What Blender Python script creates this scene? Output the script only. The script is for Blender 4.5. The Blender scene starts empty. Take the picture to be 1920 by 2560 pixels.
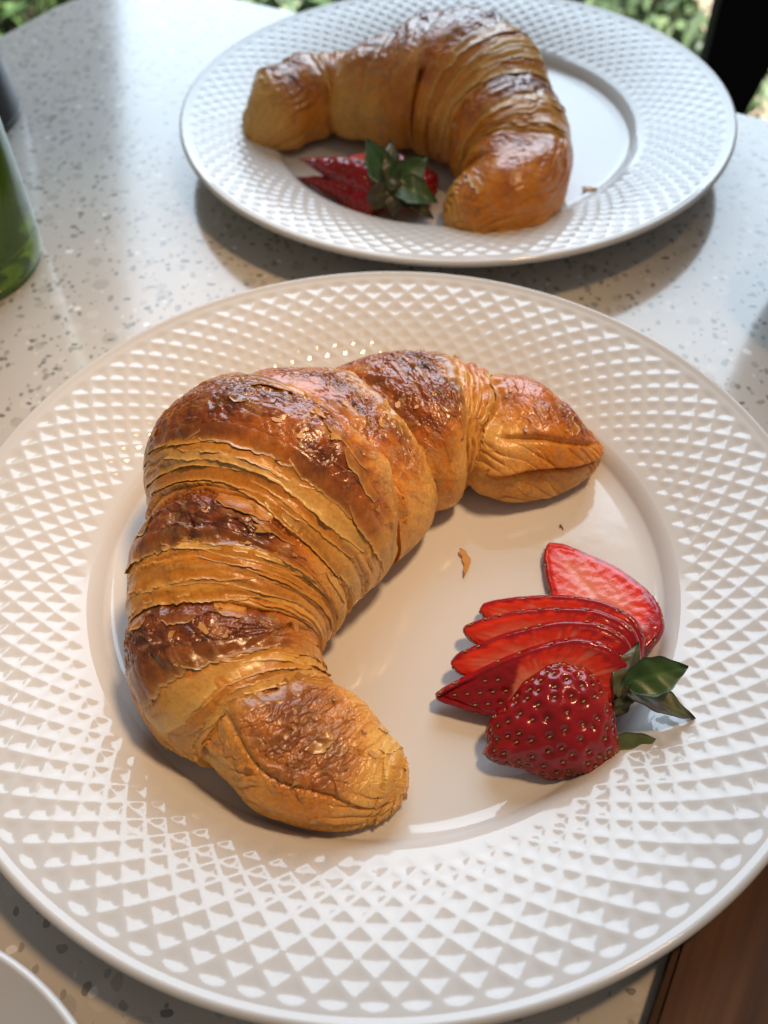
import bpy, math, random
import numpy as np
from mathutils import Vector, Matrix

scene = bpy.context.scene
COL = scene.collection
R = math.radians

# ------------------------------------------------------------------ camera
cam_d = bpy.data.cameras.new('camera')
cam = bpy.data.objects.new('camera', cam_d)
COL.objects.link(cam)
PITCH, ROLL = 0.8746, -0.0341
CAM = Vector((0.0011, -0.1768, 0.2448))
_rt = Vector((1, 0, 0)); _up = Vector((0, math.sin(PITCH), math.cos(PITCH))); _fw = Vector((0, math.cos(PITCH), -math.sin(PITCH)))
_cx = math.cos(ROLL) * _rt + math.sin(ROLL) * _up
_cy = math.cos(ROLL) * _up - math.sin(ROLL) * _rt
cam.matrix_world = Matrix(((_cx.x, _cy.x, -_fw.x, CAM.x), (_cx.y, _cy.y, -_fw.y, CAM.y), (_cx.z, _cy.z, -_fw.z, CAM.z), (0, 0, 0, 1)))
cam_d.sensor_fit = 'VERTICAL'; cam_d.sensor_height = 36.0; cam_d.sensor_width = 27.0
cam_d.lens = 2329.678 / 2560 * 36
cam_d.clip_start = 0.01; cam_d.clip_end = 60
cam_d.dof.use_dof = True; cam_d.dof.focus_distance = 0.262; cam_d.dof.aperture_fstop = 11.5
scene.camera = cam

# ------------------------------------------------------------------ light
world = bpy.data.worlds.new('World'); scene.world = world
world.use_nodes = True
bgn = world.node_tree.nodes['Background']
bgn.inputs[0].default_value = (0.56, 0.52, 0.48, 1); bgn.inputs[1].default_value = 0.38

def aim(o, target):
    d = Vector(target) - o.location
    o.rotation_euler = d.to_track_quat('-Z', 'Y').to_euler()

wl = bpy.data.lights.new('window_daylight', 'AREA'); wl.shape = 'RECTANGLE'; wl.size = 2.3; wl.size_y = 2.15
wl.energy = 104; wl.color = (0.68, 0.84, 1.0)
wo = bpy.data.objects.new('window_daylight', wl); COL.objects.link(wo); wo.location = (0.30, 2.5, 1.52); aim(wo, (0, 0.2, 0))
sl = bpy.data.lights.new('warm_ceiling_spot', 'SPOT'); sl.energy = 68; sl.color = (1.0, 0.64, 0.34)
sl.spot_size = R(17.5); sl.spot_blend = 0.7; sl.shadow_soft_size = 0.10
so = bpy.data.objects.new('warm_ceiling_spot', sl); COL.objects.link(so); so.location = (0.40, 0.08, 1.30); aim(so, (-0.045, 0.03, 0.0))

gl = bpy.data.lights.new('garden_sunlight', 'SPOT'); gl.energy = 2500; gl.color = (1.0, 0.95, 0.82); gl.spot_size = R(45); gl.spot_blend = 0.15; gl.shadow_soft_size = 0.04
go = bpy.data.objects.new('garden_sunlight', gl); COL.objects.link(go); go.location = (0.3, 2.4, 3.5); aim(go, (0.3, 2.3, -0.7))

vs = scene.view_settings
vs.view_transform = 'Standard'; vs.look = 'None'; vs.gamma = 1.0; vs.exposure = -0.21; vs.use_curve_mapping = False

# ------------------------------------------------------------------ numpy noise
def _hash(ix, iy, iz, seed):
    h = (ix.astype(np.int64) * 374761393 + iy.astype(np.int64) * 668265263 + iz.astype(np.int64) * 2147483647 + seed * 1274126177) & 0xFFFFFFFF
    h = ((h ^ (h >> 13)) * 1274126177) & 0xFFFFFFFF
    h = ((h ^ (h >> 16)) * 2246822519) & 0xFFFFFFFF
    return (h ^ (h >> 15)) & 0xFFFFFFFF
def hash1(i, seed=0):
    i = np.asarray(i)
    return _hash(i, i * 0 + 7, i * 0 + 3, seed) / 4294967295.0
def noise3(x, y, z, seed=0):
    x, y, z = np.broadcast_arrays(np.asarray(x, float), np.asarray(y, float), np.asarray(z, float))
    ix, iy, iz = np.floor(x), np.floor(y), np.floor(z)
    fx, fy, fz = x - ix, y - iy, z - iz
    def f(t): return t * t * t * (t * (t * 6 - 15) + 10)
    u, v, w = f(fx), f(fy), f(fz)
    out = 0
    for dx in (0, 1):
        for dy in (0, 1):
            for dz in (0, 1):
                h = _hash(ix + dx, iy + dy, iz + dz, seed)
                gx = (h & 1023) / 511.5 - 1; gy = ((h >> 10) & 1023) / 511.5 - 1; gz = ((h >> 20) & 1023) / 511.5 - 1
                g = gx * (fx - dx) + gy * (fy - dy) + gz * (fz - dz)
                out = out + g * (u if dx else 1 - u) * (v if dy else 1 - v) * (w if dz else 1 - w)
    return out * 1.3
def fbm(x, y, z, o=3, seed=0):
    a, s, t = 1.0, 0, 0
    for k in range(o):
        s = s + a * noise3(x * 2 ** k, y * 2 ** k, z * 2 ** k, seed + 11 * k); t += a; a *= .5
    return s / t
def sstep(a, b, x):
    t = np.clip((x - a) / (b - a), 0, 1); return t * t * (3 - 2 * t)
def lerp(a, b, t): return a + (b - a) * t

# ------------------------------------------------------------------ helpers
def tag(o, label=None, cat=None, group=None, kind=None):
    if label: o['label'] = label
    if cat: o['category'] = cat
    if group: o['group'] = group
    if kind: o['kind'] = kind
    return o
def empty(name, loc=(0, 0, 0), rz=0):
    o = bpy.data.objects.new(name, None); COL.objects.link(o); o.location = loc; o.rotation_euler.z = rz
    o.empty_display_size = 0.01
    return o
def link(name, me, mat, parent=None):
    o = bpy.data.objects.new(name, me); COL.objects.link(o)
    if mat and not me.materials: me.materials.append(mat)
    if parent: o.parent = parent
    return o
def mesh_np(name, V, F, col=None, smooth=True, normals=None):
    """V (n,3), F (m,3|4) numpy or list of faces"""
    me = bpy.data.meshes.new(name)
    if isinstance(F, np.ndarray):
        m, k = F.shape
        me.vertices.add(len(V)); me.vertices.foreach_set('co', np.ascontiguousarray(V, np.float32).ravel())
        me.loops.add(m * k); me.loops.foreach_set('vertex_index', np.ascontiguousarray(F, np.int32).ravel())
        me.polygons.add(m); me.polygons.foreach_set('loop_start', np.arange(0, m * k, k, dtype=np.int32))
        me.update(calc_edges=True)
    else:
        me.from_pydata([tuple(v) for v in V], [], F); me.update()
    if col is not None:
        a = me.color_attributes.new('Col', 'FLOAT_COLOR', 'POINT')
        a.data.foreach_set('color', np.ascontiguousarray(col, np.float32).ravel())
    if smooth:
        me.polygons.foreach_set('use_smooth', np.ones(len(me.polygons), bool))
    if normals is not None:
        me.normals_split_custom_set_from_vertices([tuple(n) for n in normals])
    me.validate()
    return me
def grid_faces(nr, nc, wrap=True, flip=False):
    i = np.arange(nr - 1)[:, None]; j = np.arange(nc if wrap else nc - 1)[None]
    j2 = (j + 1) % nc
    q = np.stack([i * nc + j, i * nc + j2, (i + 1) * nc + j2, (i + 1) * nc + j], -1).reshape(-1, 4)
    return q[:, ::-1].copy() if flip else q
def lathe(name, prof, n=96, smooth=True):
    """prof list of (r,z); closed at the ends if r==0"""
    P = np.array(prof, float); t = np.linspace(0, 2 * np.pi, n, endpoint=False)
    V = np.stack([P[:, 0:1] * np.cos(t), P[:, 0:1] * np.sin(t), np.repeat(P[:, 1:2], n, 1)], -1).reshape(-1, 3)
    return mesh_np(name, V, grid_faces(len(P), n), smooth=smooth)
def arc(cx, cz, r, a0, a1, n):
    return [(cx + r * math.cos(R(a0 + (a1 - a0) * k / n)), cz + r * math.sin(R(a0 + (a1 - a0) * k / n))) for k in range(n + 1)]
def rbox(name, sx, sy, sz, bev=0.003, seg=2):
    import bmesh
    bm = bmesh.new(); bmesh.ops.create_cube(bm, size=1)
    for v in bm.verts: v.co = (v.co.x * sx, v.co.y * sy, v.co.z * sz)
    bmesh.ops.bevel(bm, geom=bm.edges[:], offset=bev, segments=seg, affect='EDGES')
    me = bpy.data.meshes.new(name); bm.to_mesh(me); bm.free()
    me.polygons.foreach_set('use_smooth', np.zeros(len(me.polygons), bool))
    return me

# ------------------------------------------------------------------ materials
def new_mat(name):
    m = bpy.data.materials.new(name); m.use_nodes = True
    nt = m.node_tree; b = nt.nodes['Principled BSDF']
    return m, nt, b
def plain(name, col, rough=.5, **kw):
    m, nt, b = new_mat(name)
    b.inputs['Base Color'].default_value = (*col, 1); b.inputs['Roughness'].default_value = rough
    for k, v in kw.items(): b.inputs[k].default_value = v
    return m
def N(nt, t, **kw):
    n = nt.nodes.new(t)
    for k, v in kw.items():
        if k.startswith('_'): setattr(n, k[1:], v)
        else: n.inputs[k].default_value = v
    return n
def ramp(nt, fac, stops, interp='LINEAR'):
    r = nt.nodes.new('ShaderNodeValToRGB'); r.color_ramp.interpolation = interp
    e = r.color_ramp.elements
    while len(e) < len(stops): e.new(.5)
    for k, (p, c) in enumerate(stops):
        e[k].position = p; e[k].color = c if len(c) == 4 else (*c, 1)
    nt.links.new(fac, r.inputs[0]); return r

def porcelain(name, base=(.665, .66, .65)):
    m, nt, b = new_mat(name); L = nt.links
    tc = N(nt, 'ShaderNodeTexCoord')
    n = N(nt, 'ShaderNodeTexNoise', Scale=22.0, Detail=4.0); L.new(tc.outputs['Object'], n.inputs['Vector'])
    c = ramp(nt, n.outputs['Fac'], [(.3, tuple(x * .97 for x in base)), (.7, base)]); L.new(c.outputs[0], b.inputs['Base Color'])
    rr = ramp(nt, n.outputs['Fac'], [(.3, (.06,) * 3), (.75, (.12,) * 3)]); L.new(rr.outputs[0], b.inputs['Roughness'])
    b.inputs['IOR'].default_value = 1.55
    n2 = N(nt, 'ShaderNodeTexNoise', Scale=160.0, Detail=2.0); L.new(tc.outputs['Object'], n2.inputs['Vector'])
    bp = N(nt, 'ShaderNodeBump', Strength=.05, Distance=.0006); L.new(n2.outputs['Fac'], bp.inputs['Height']); L.new(bp.outputs[0], b.inputs['Normal'])
    return m
M_PLATE = porcelain('white_porcelain')
M_SAUCER = porcelain('plain_white_porcelain', (.70, .70, .70))

def pastry(name, bump=.35, sss=.12):
    m, nt, b = new_mat(name); L = nt.links
    at = N(nt, 'ShaderNodeVertexColor', _layer_name='Col')
    tc = N(nt, 'ShaderNodeTexCoord')
    n = N(nt, 'ShaderNodeTexNoise', Scale=900.0, Detail=3.0, Roughness=.6); L.new(tc.outputs['Object'], n.inputs['Vector'])
    mx = N(nt, 'ShaderNodeMix', _data_type='RGBA', _blend_type='MULTIPLY'); mx.inputs['Factor'].default_value = 1.0
    cr = ramp(nt, n.outputs['Fac'], [(.25, (.80, .74, .68)), (.7, (1.08, 1.08, 1.06))])
    L.new(at.outputs['Color'], mx.inputs['A']); L.new(cr.outputs[0], mx.inputs['B']); L.new(mx.outputs['Result'], b.inputs['Base Color'])
    L.new(at.outputs['Alpha'], b.inputs['Roughness'])
    b.inputs['IOR'].default_value = 1.45
    mr = N(nt, 'ShaderNodeMapRange'); L.new(at.outputs['Alpha'], mr.inputs['Value'])
    for k_, v_ in (('From Min', .18), ('From Max', .40), ('To Min', .5), ('To Max', 0.0)): mr.inputs[k_].default_value = v_
    L.new(mr.outputs[0], b.inputs['Coat Weight']); b.inputs['Coat Roughness'].default_value = .2
    b.inputs['Subsurface Weight'].default_value = sss
    b.inputs['Subsurface Radius'].default_value = (1.0, .4, .12); b.inputs['Subsurface Scale'].default_value = .004
    n2 = N(nt, 'ShaderNodeTexNoise', Scale=620.0, Detail=4.0, Roughness=.65); L.new(tc.outputs['Object'], n2.inputs['Vector'])
    bp = N(nt, 'ShaderNodeBump', Strength=bump, Distance=.0006); L.new(n2.outputs['Fac'], bp.inputs['Height']); L.new(bp.outputs[0], b.inputs['Normal'])
    return m
M_CRO = pastry('baked_pastry')
M_FLAKE = plain('pastry_flake', (.58, .29, .085), .45)
M_FLAP = plain('lifted_crust_flake', (.55, .25, .055), .35)
M_FLAKE2 = plain('brown_pastry_flake', (.36, .14, .035), .35)

def berry(name, rough=.16, sss=.25):
    m, nt, b = new_mat(name); L = nt.links
    at = N(nt, 'ShaderNodeVertexColor', _layer_name='Col'); L.new(at.outputs['Color'], b.inputs['Base Color'])
    L.new(at.outputs['Alpha'], b.inputs['Roughness'])
    b.inputs['Subsurface Weight'].default_value = sss; b.inputs['Subsurface Radius'].default_value = (1, .25, .15); b.inputs['Subsurface Scale'].default_value = .003
    tc = N(nt, 'ShaderNodeTexCoord')
    n = N(nt, 'ShaderNodeTexNoise', Scale=700.0, Detail=3.0); L.new(tc.outputs['Object'], n.inputs['Vector'])
    bp = N(nt, 'ShaderNodeBump', Strength=.25, Distance=.0005); L.new(n.outputs['Fac'], bp.inputs['Height']); L.new(bp.outputs[0], b.inputs['Normal'])
    return m
M_BERRY = berry('strawberry_flesh')
M_SEED = plain('strawberry_seed', (.36, .23, .07), .3)
def leafmat(name, c1, c2):
    m, nt, b = new_mat(name); L = nt.links
    tc = N(nt, 'ShaderNodeTexCoord')
    n = N(nt, 'ShaderNodeTexNoise', Scale=160.0, Detail=4.0); L.new(tc.outputs['Object'], n.inputs['Vector'])
    at = N(nt, 'ShaderNodeVertexColor', _layer_name='Col')
    c = ramp(nt, n.outputs['Fac'], [(.35, c1), (.68, c2)])
    mx = N(nt, 'ShaderNodeMix', _data_type='RGBA', _blend_type='MULTIPLY'); mx.inputs['Factor'].default_value = 1.0
    L.new(c.outputs[0], mx.inputs['A']); L.new(at.outputs['Color'], mx.inputs['B']); L.new(mx.outputs['Result'], b.inputs['Base Color'])
    b.inputs['Roughness'].default_value = .38
    return m
M_LEAF = leafmat('calyx_green', (.022, .060, .012), (.045, .10, .022))
M_LEAFO = leafmat('calyx_olive', (.075, .085, .022), (.055, .038, .02))
M_LEAFL = leafmat('calyx_underside', (.13, .17, .06), (.10, .12, .045))

def terrazzo():
    m, nt, b = new_mat('speckled_stone'); L = nt.links
    tc = N(nt, 'ShaderNodeTexCoord')
    base = N(nt, 'ShaderNodeTexNoise', Scale=14.0, Detail=5.0); L.new(tc.outputs['Object'], base.inputs['Vector'])
    c0 = ramp(nt, base.outputs['Fac'], [(.3, (.57, .54, .50)), (.7, (.62, .59, .55))])
    col = c0.outputs[0]
    warp = N(nt, 'ShaderNodeTexNoise', Scale=240.0, Detail=2.0); L.new(tc.outputs['Object'], warp.inputs['Vector'])
    ws = N(nt, 'ShaderNodeVectorMath', _operation='SCALE'); L.new(warp.outputs['Color'], ws.inputs[0]); ws.inputs['Scale'].default_value = .0022
    wa = N(nt, 'ShaderNodeVectorMath', _operation='ADD'); L.new(tc.outputs['Object'], wa.inputs[0]); L.new(ws.outputs[0], wa.inputs[1])
    def chips(scale, dmax, keep, stops, col, stretch=(1, 1, 1), rot=0.0):
        mp = N(nt, 'ShaderNodeMapping'); mp.inputs['Scale'].default_value = stretch; mp.inputs['Rotation'].default_value = (0, 0, rot)
        L.new(wa.outputs[0], mp.inputs['Vector'])
        v = N(nt, 'ShaderNodeTexVoronoi', Scale=scale, Randomness=1.0, _voronoi_dimensions='2D'); L.new(mp.outputs[0], v.inputs['Vector'])
        sep = N(nt, 'ShaderNodeSeparateColor'); L.new(v.outputs['Color'], sep.inputs[0])
        th = N(nt, 'ShaderNodeMath', _operation='MULTIPLY'); L.new(sep.outputs[1], th.inputs[0]); th.inputs[1].default_value = dmax
        lt = N(nt, 'ShaderNodeMath', _operation='LESS_THAN'); L.new(v.outputs['Distance'], lt.inputs[0]); L.new(th.outputs[0], lt.inputs[1])
        kp = N(nt, 'ShaderNodeMath', _operation='LESS_THAN'); L.new(sep.outputs[0], kp.inputs[0]); kp.inputs[1].default_value = keep
        f = N(nt, 'ShaderNodeMath', _operation='MULTIPLY'); L.new(lt.outputs[0], f.inputs[0]); L.new(kp.outputs[0], f.inputs[1])
        cc = ramp(nt, sep.outputs[2], stops, 'CONSTANT')
        mx = N(nt, 'ShaderNodeMix', _data_type='RGBA'); L.new(f.outputs[0], mx.inputs['Factor']); L.new(col, mx.inputs['A']); L.new(cc.outputs[0], mx.inputs['B'])
        return mx.outputs['Result'], f.outputs[0]
    col, f0 = chips(110, .42, .5, [(0, (.50, .47, .43)), (.5, (.64, .61, .57))], col)
    col, f1 = chips(200, .30, .40, [(0, (.37, .35, .325)), (.4, (.46, .435, .40)), (.75, (.34, .37, .38))], col, (1, .62, 1), .5)
    col, f2 = chips(260, .32, .20, [(0, (.22, .21, .19)), (.6, (.38, .35, .32))], col, (.6, 1, 1), .2)
    col, f4 = chips(330, .40, .30, [(0, (.30, .285, .26)), (.5, (.40, .385, .36)), (.85, (.72, .70, .67))], col, (1, .7, 1), 1.1)
    col, f3 = chips(95, .16, .20, [(0, (.84, .84, .84)), (.8, (.24, .24, .23))], col)
    L.new(col, b.inputs['Base Color'])
    rr = ramp(nt, base.outputs['Fac'], [(.3, (.10,) * 3), (.7, (.15,) * 3)]); L.new(rr.outputs[0], b.inputs['Roughness'])
    # whitest chips stand in for sparkle: glints painted into the base colour
    b.inputs['IOR'].default_value = 1.55
    return m
M_TABLE = terrazzo()

def wood(name, c1, c2, c3, scale=1.0):
    m, nt, b = new_mat(name); L = nt.links
    tc = N(nt, 'ShaderNodeTexCoord'); mp = N(nt, 'ShaderNodeMapping'); mp.inputs['Scale'].default_value = (60 * scale, 3.5 * scale, 30 * scale)
    L.new(tc.outputs['Object'], mp.inputs['Vector'])
    n = N(nt, 'ShaderNodeTexNoise', Scale=1.0, Detail=6.0, Roughness=.6, Distortion=1.2); L.new(mp.outputs[0], n.inputs['Vector'])
    c = ramp(nt, n.outputs['Fac'], [(.28, c1), (.5, c2), (.74, c3)]); L.new(c.outputs[0], b.inputs['Base Color'])
    b.inputs['Roughness'].default_value = .6; b.inputs['IOR'].default_value = 1.35
    bp = N(nt, 'ShaderNodeBump', Strength=.3, Distance=.0006); L.new(n.outputs['Fac'], bp.inputs['Height']); L.new(bp.outputs[0], b.inputs['Normal'])
    return m
M_WOOD = wood('dark_wood', (.028, .010, .005), (.090, .033, .012), (.19, .078, .029))
M_BLACK = plain('black_paint', (.005, .005, .006), .7, IOR=1.25)
M_GREY = plain('grey_glaze', (.10, .105, .115), .25)
M_SHBLACK = plain('black_plastic', (.008, .008, .009), .3)
M_SHGREY = plain('grey_cap', (.20, .21, .22), .35)
M_METAL = plain('dark_metal', (.05, .05, .05), .4, Metallic=.8)

# ------------------------------------------------------------------ the setting
def ground():
    m, nt, b = new_mat('beige_paving'); L = nt.links
    tc = N(nt, 'ShaderNodeTexCoord')
    n = N(nt, 'ShaderNodeTexNoise', Scale=5.0, Detail=6.0); L.new(tc.outputs['Object'], n.inputs['Vector'])
    c = ramp(nt, n.outputs['Fac'], [(.3, (.38, .28, .20)), (.7, (.58, .47, .36))]); L.new(c.outputs[0], b.inputs['Base Color']); b.inputs['Roughness'].default_value = .85
    V = np.array([(-14, -6, -.74), (14, -6, -.74), (14, 26, -.74), (-14, 26, -.74)], float)
    o = link('ground', mesh_np('ground', V, np.array([[0, 1, 2, 3]]), smooth=False), m); tag(o, kind='structure')
    # planting bed soil, a low mound
    m2 = plain('soil', (.05, .035, .022), .95)
    nx, ny = 60, 30
    X, Y = np.meshgrid(np.linspace(-4.5, .72, nx), np.linspace(.95, 4.5, ny))
    e = np.minimum(np.minimum(X + 4.5, .72 - X), np.minimum(Y - .95, 4.5 - Y))
    Z = -.738 + .10 * sstep(0, .35, e) + .02 * fbm(X * 4, Y * 4, 0 * X, 3, 5) * sstep(0, .2, e)
    o = link('soil_bed', mesh_np('soil_bed', np.stack([X, Y, Z], -1).reshape(-1, 3), grid_faces(ny, nx, False)), m2); tag(o, kind='structure')
ground()

def shrub(label, loc, rad, hgt, seed, c1, c2, n=1500):
    rng = np.random.default_rng(seed)
    t = empty('garden_shrub', loc); tag(t, label, 'shrub', 'low garden shrubs beyond the table')
    m, nt, b = new_mat('shrub_leaf'); L = nt.links
    oi = N(nt, 'ShaderNodeVertexColor', _layer_name='Col'); L.new(oi.outputs['Color'], b.inputs['Base Color']); b.inputs['Roughness'].default_value = .4
    V, F, C = [], [], []
    for k in range(n):
        d = rng.normal(size=3); d[2] = abs(d[2]); d /= np.linalg.norm(d)
        rr = rng.uniform(.55, 1.0) * (1 + .22 * math.sin(5 * math.atan2(d[1], d[0]) + seed))
        p = d * rr * np.array([rad, rad, hgt]); p[2] += .04
        nrm = d + rng.normal(size=3) * .7; nrm /= np.linalg.norm(nrm)
        a = np.cross(nrm, rng.normal(size=3)); a /= np.linalg.norm(a); c = np.cross(nrm, a)
        l = rng.uniform(.018, .035); w = l * .42
        base = len(V)
        V += [p - a * l, p - a * .1 * l + c * w + nrm * .004, p + a * l, p - a * .1 * l - c * w + nrm * .004]
        F.append([base, base + 1, base + 2]); F.append([base, base + 2, base + 3])
        q = rng.uniform(); col = [c1[i] + (c2[i] - c1[i]) * q for i in range(3)] + [1]
        C += [col] * 4
    link('foliage', mesh_np('foliage', np.array(V), np.array(F), np.array(C), smooth=False), m, t)['kind'] = 'stuff'
    bark = plain('bark', (.07, .045, .03), .9)
    for k in range(5):
        a = k * 1.256 + seed; h = hgt * .85
        pts = [np.array([0, 0, -.05]), np.array([math.cos(a) * rad * .25, math.sin(a) * rad * .25, h * .5]), np.array([math.cos(a) * rad * .55, math.sin(a) * rad * .55, h])]
        V = []
        for q, r_ in zip(pts, (.014, .010, .004)):
            for j in range(6): V.append(q + r_ * np.array([math.cos(j * 1.047), math.sin(j * 1.047), 0]))
        link('branch', mesh_np('branch', np.array(V), grid_faces(3, 6)), bark, t)
shrub('bright green low shrub at the top left, past the table corner', (-.98, 1.85, -.66), .50, .40, 1, (.05, .12, .03), (.24, .36, .13), 2600)
shrub('small green shrub behind the table corner, above the back plate left side', (-.28, 1.75, -.66), .40, .32, 2, (.05, .11, .04), (.24, .35, .15), 2000)
shrub('dense green shrub right above the back plate rim', (.36, 1.62, -.66), .40, .32, 3, (.05, .10, .045), (.24, .34, .17), 2000)
shrub('dark green shrub beside the black chair back', (.40, 1.36, -.66), .26, .22, 4, (.03, .06, .03), (.20, .28, .13), 1600)
shrub('pale green shrub farther back, at the top of the picture beside the chair', (.38, 2.25, -.66), .42, .36, 6, (.06, .12, .06), (.26, .36, .20), 2000)
shrub('grey green shrub in the back row at the top left', (-.55, 2.55, -.66), .50, .42, 7, (.06, .11, .06), (.24, .34, .16), 2000)

# ------------------------------------------------------------------ table
def table():
    t = empty('cafe_table', (0, 0, 0)); tag(t, 'pale speckled stone cafe table with rounded corner, under both plates', 'table')
    ang = R(-31.2); S = .80; c0 = Vector((-.166, .512))       # far corner
    ex = Vector((math.cos(ang), math.sin(ang))); ey = Vector((math.sin(ang), -math.cos(ang)))   # along right edge, along left edge
    rc = .07; pts = []
    for (cx, cy, a0) in ((rc, rc, 180), (S - rc, rc, 270), (S - rc, S - rc, 0), (rc, S - rc, 90)):
        for k in range(13):
            a = R(a0 + 90 * k / 12); pts.append((cx + rc * math.cos(a), cy + rc * math.sin(a)))
    P = np.array([list(c0 + ex * u + ey * v) for u, v in pts])
    cen = P.mean(0); rings = []
    for off, z in ((0.002, -.03), (0, -.028), (0, -.003), (.0009, -.0009), (.003, 0)):
        d = P - cen; L_ = np.linalg.norm(d, axis=1, keepdims=True)
        rings.append(np.c_[P - d / L_ * off, np.full(len(P), z)])
    V = np.concatenate(rings); n = len(P)
    F = [list(map(int, f)) for f in grid_faces(5, n)] + [list(range(n))[::-1], list(range(4 * n, 5 * n))]
    me = mesh_np('tabletop', V, F, smooth=False)
    if me.polygons[-1].normal.z < 0: me.flip_normals()
    link('tabletop', me, M_TABLE, t)
    o = link('pedestal', lathe('pedestal', [(0, -.735), (.22, -.735), (.22, -.72), (.035, -.70), (.03, -.06), (.10, -.045), (.10, -.0305), (0, -.0305)], 40), M_METAL, t)
    o.location = (cen[0], cen[1], 0)
table()

# ------------------------------------------------------------------ plates
def plate_meshes():
    NC, SUB = 88, 14
    nt_ = NC * SUB; th = np.linspace(0, 2 * np.pi, nt_, endpoint=False)
    dl = 2 * np.pi / NC / SUB; r0 = .1239
    def body(r):      # smooth top profile of the rim
        t = (r - .0915) / (.1315 - .0915)
        return .0098 + .0158 * t - .0047 * t * t
    k0 = int(math.floor(math.log(.0918 / r0) / dl)); k1 = int(math.ceil(math.log(.1312 / r0) / dl))
    rr = r0 * np.exp(np.arange(k0, k1 + 1) * dl)
    RR, TH = np.meshgrid(rr, th, indexing='ij')
    w = TH * NC / (2 * np.pi); p = np.log(RR / r0) * NC / (2 * np.pi)
    u, v = w + p, w - p
    eps = 1e-6
    cu, cv = np.floor(u + eps) + .5, np.floor(v + eps) + .5
    du = .5 - np.abs(u - cu); dv = .5 - np.abs(v - cv)
    rc = r0 * np.exp((cu - cv) / 2 * 2 * np.pi / NC)
    d = np.minimum(du, dv) * 2
    d = np.clip((d - .07) / .93, 0, 1)                      # flat narrow ridges between the dimples
    f = d * (1.55 - .55 * d)                                # bowl-like facets
    f = np.where(rc < .0949, 0, f)
    f *= 1 - sstep(.1285, .1306, RR)
    Z = body(RR) - .00056 * f * (RR / .12)
    # soften one pass
    for _ in range(1):
        Zs = Z.copy(); Zs[1:-1] = (Z[:-2] + 2 * Z[1:-1] + Z[2:]) / 4
        Z = (np.roll(Zs, 1, 1) + 2 * Zs + np.roll(Zs, -1, 1)) / 4
    rim = mesh_np('embossed_rim', np.stack([RR * np.cos(TH), RR * np.sin(TH), Z], -1).reshape(-1, 3), grid_faces(len(rr), nt_))
    def lath(name, prof, n=nt_):
        P = np.array(prof); t = np.linspace(0, 2 * np.pi, n, endpoint=False)
        V = np.stack([P[:, 0:1] * np.cos(t), P[:, 0:1] * np.sin(t), np.repeat(P[:, 1:2], n, 1)], -1).reshape(-1, 3)
        return mesh_np(name, V, grid_faces(len(P), n))
    ra, rb = rr[0], rr[-1]; zb = float(body(np.array(rb)))
    za = float(body(np.array(ra)))
    # well: flat floor, soft foot of the wall, wall, shoulder into the rim
    pr = [(0.0005, .0040), (.03, .0040), (.06, .0040), (.078, .0041), (.082, .0043)]
    pr += [(.082 + .0055 * k / 8, .0043 + .0016 * (k / 8) ** 2) for k in range(1, 9)]
    s0 = (.0875, .0059)
    for k in range(1, 11):
        t = k / 10
        pr.append((s0[0] + (ra - s0[0]) * t, s0[1] + (za - s0[1]) * (1.45 * t - .45 * t * t) if t < 1 else za))
    well = lath('well', pr)
    lip = [(rb, zb)] + [(rb + (.1336 - rb) * k / 4, zb + (.0216 - zb) * k / 4) for k in range(1, 5)]
    lip += arc(.1336, .0201, .0015, 80, -80, 8)[0:]
    lip += [(.131, .0168), (.120, .0135), (.105, .0095), (.094, .0055), (.089, .0028), (.086, .0022)]
    lipm = lath('outer_lip', lip, 352)
    foot = lath('foot_ring', [(.086, .0022), (.0855, .0004), (.0845, 0.0), (.0835, .0004), (.083, .0020), (.05, .0022), (.0005, .0022)], 352)
    return rim, well, lipm, foot
PM = plate_meshes()
def plate(label, loc, rz):
    t = empty('dinner_plate', loc, rz); tag(t, label, 'plate', 'white plates with diamond rims')
    for me, nme in zip(PM, ('embossed_rim', 'well', 'outer_lip', 'foot_ring')): link(nme, me, M_PLATE, t)
    return t
plate('white porcelain plate with diamond rim, the large one in front holding the seeded cut strawberry', (0, 0, .0003), R(-2))
plate('white porcelain plate with diamond rim, farther back behind the front plate', (.0428, .273, .0003), R(11))

def saucer():
    o_ = empty('side_plate', (-.1215, -.1795, .0003)); tag(o_, 'smooth white side plate at the bottom left corner, rim only', 'plate')
    t_ = [(0.0005, .006), (.045, .006), (.055, .009), (.07, .0225)] + arc(.0705, .0215, .0014, 90, -70, 6) + [(.068, .017), (.054, .005), (.045, .0025), (.043, 0), (.040, 0), (.038, .0025), (.0005, .0025)]
    link('dish', lathe('dish', t_[:8] + t_[8:11], 128), M_SAUCER, o_)
    link('underside', lathe('underside', t_[10:], 128), M_SAUCER, o_)
saucer()

# ------------------------------------------------------------------ croissants
def cspline(x, X, Y):
    n = len(X); h = np.diff(X); A = np.zeros((n, n)); b = np.zeros(n); A[0, 0] = A[-1, -1] = 1
    for i in range(1, n - 1):
        A[i, i - 1] = h[i - 1]; A[i, i] = 2 * (h[i - 1] + h[i]); A[i, i + 1] = h[i]
        b[i] = 6 * ((Y[i + 1] - Y[i]) / h[i] - (Y[i] - Y[i - 1]) / h[i - 1])
    Mm = np.linalg.solve(A, b); j = np.clip(np.searchsorted(X, x) - 1, 0, n - 2); t = x - X[j]; u = X[j + 1] - x; H = h[j]
    return (Mm[j] * u ** 3 + Mm[j + 1] * t ** 3) / (6 * H) + (Y[j] / H - Mm[j] * H / 6) * u + (Y[j + 1] / H - Mm[j + 1] * H / 6) * t

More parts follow.
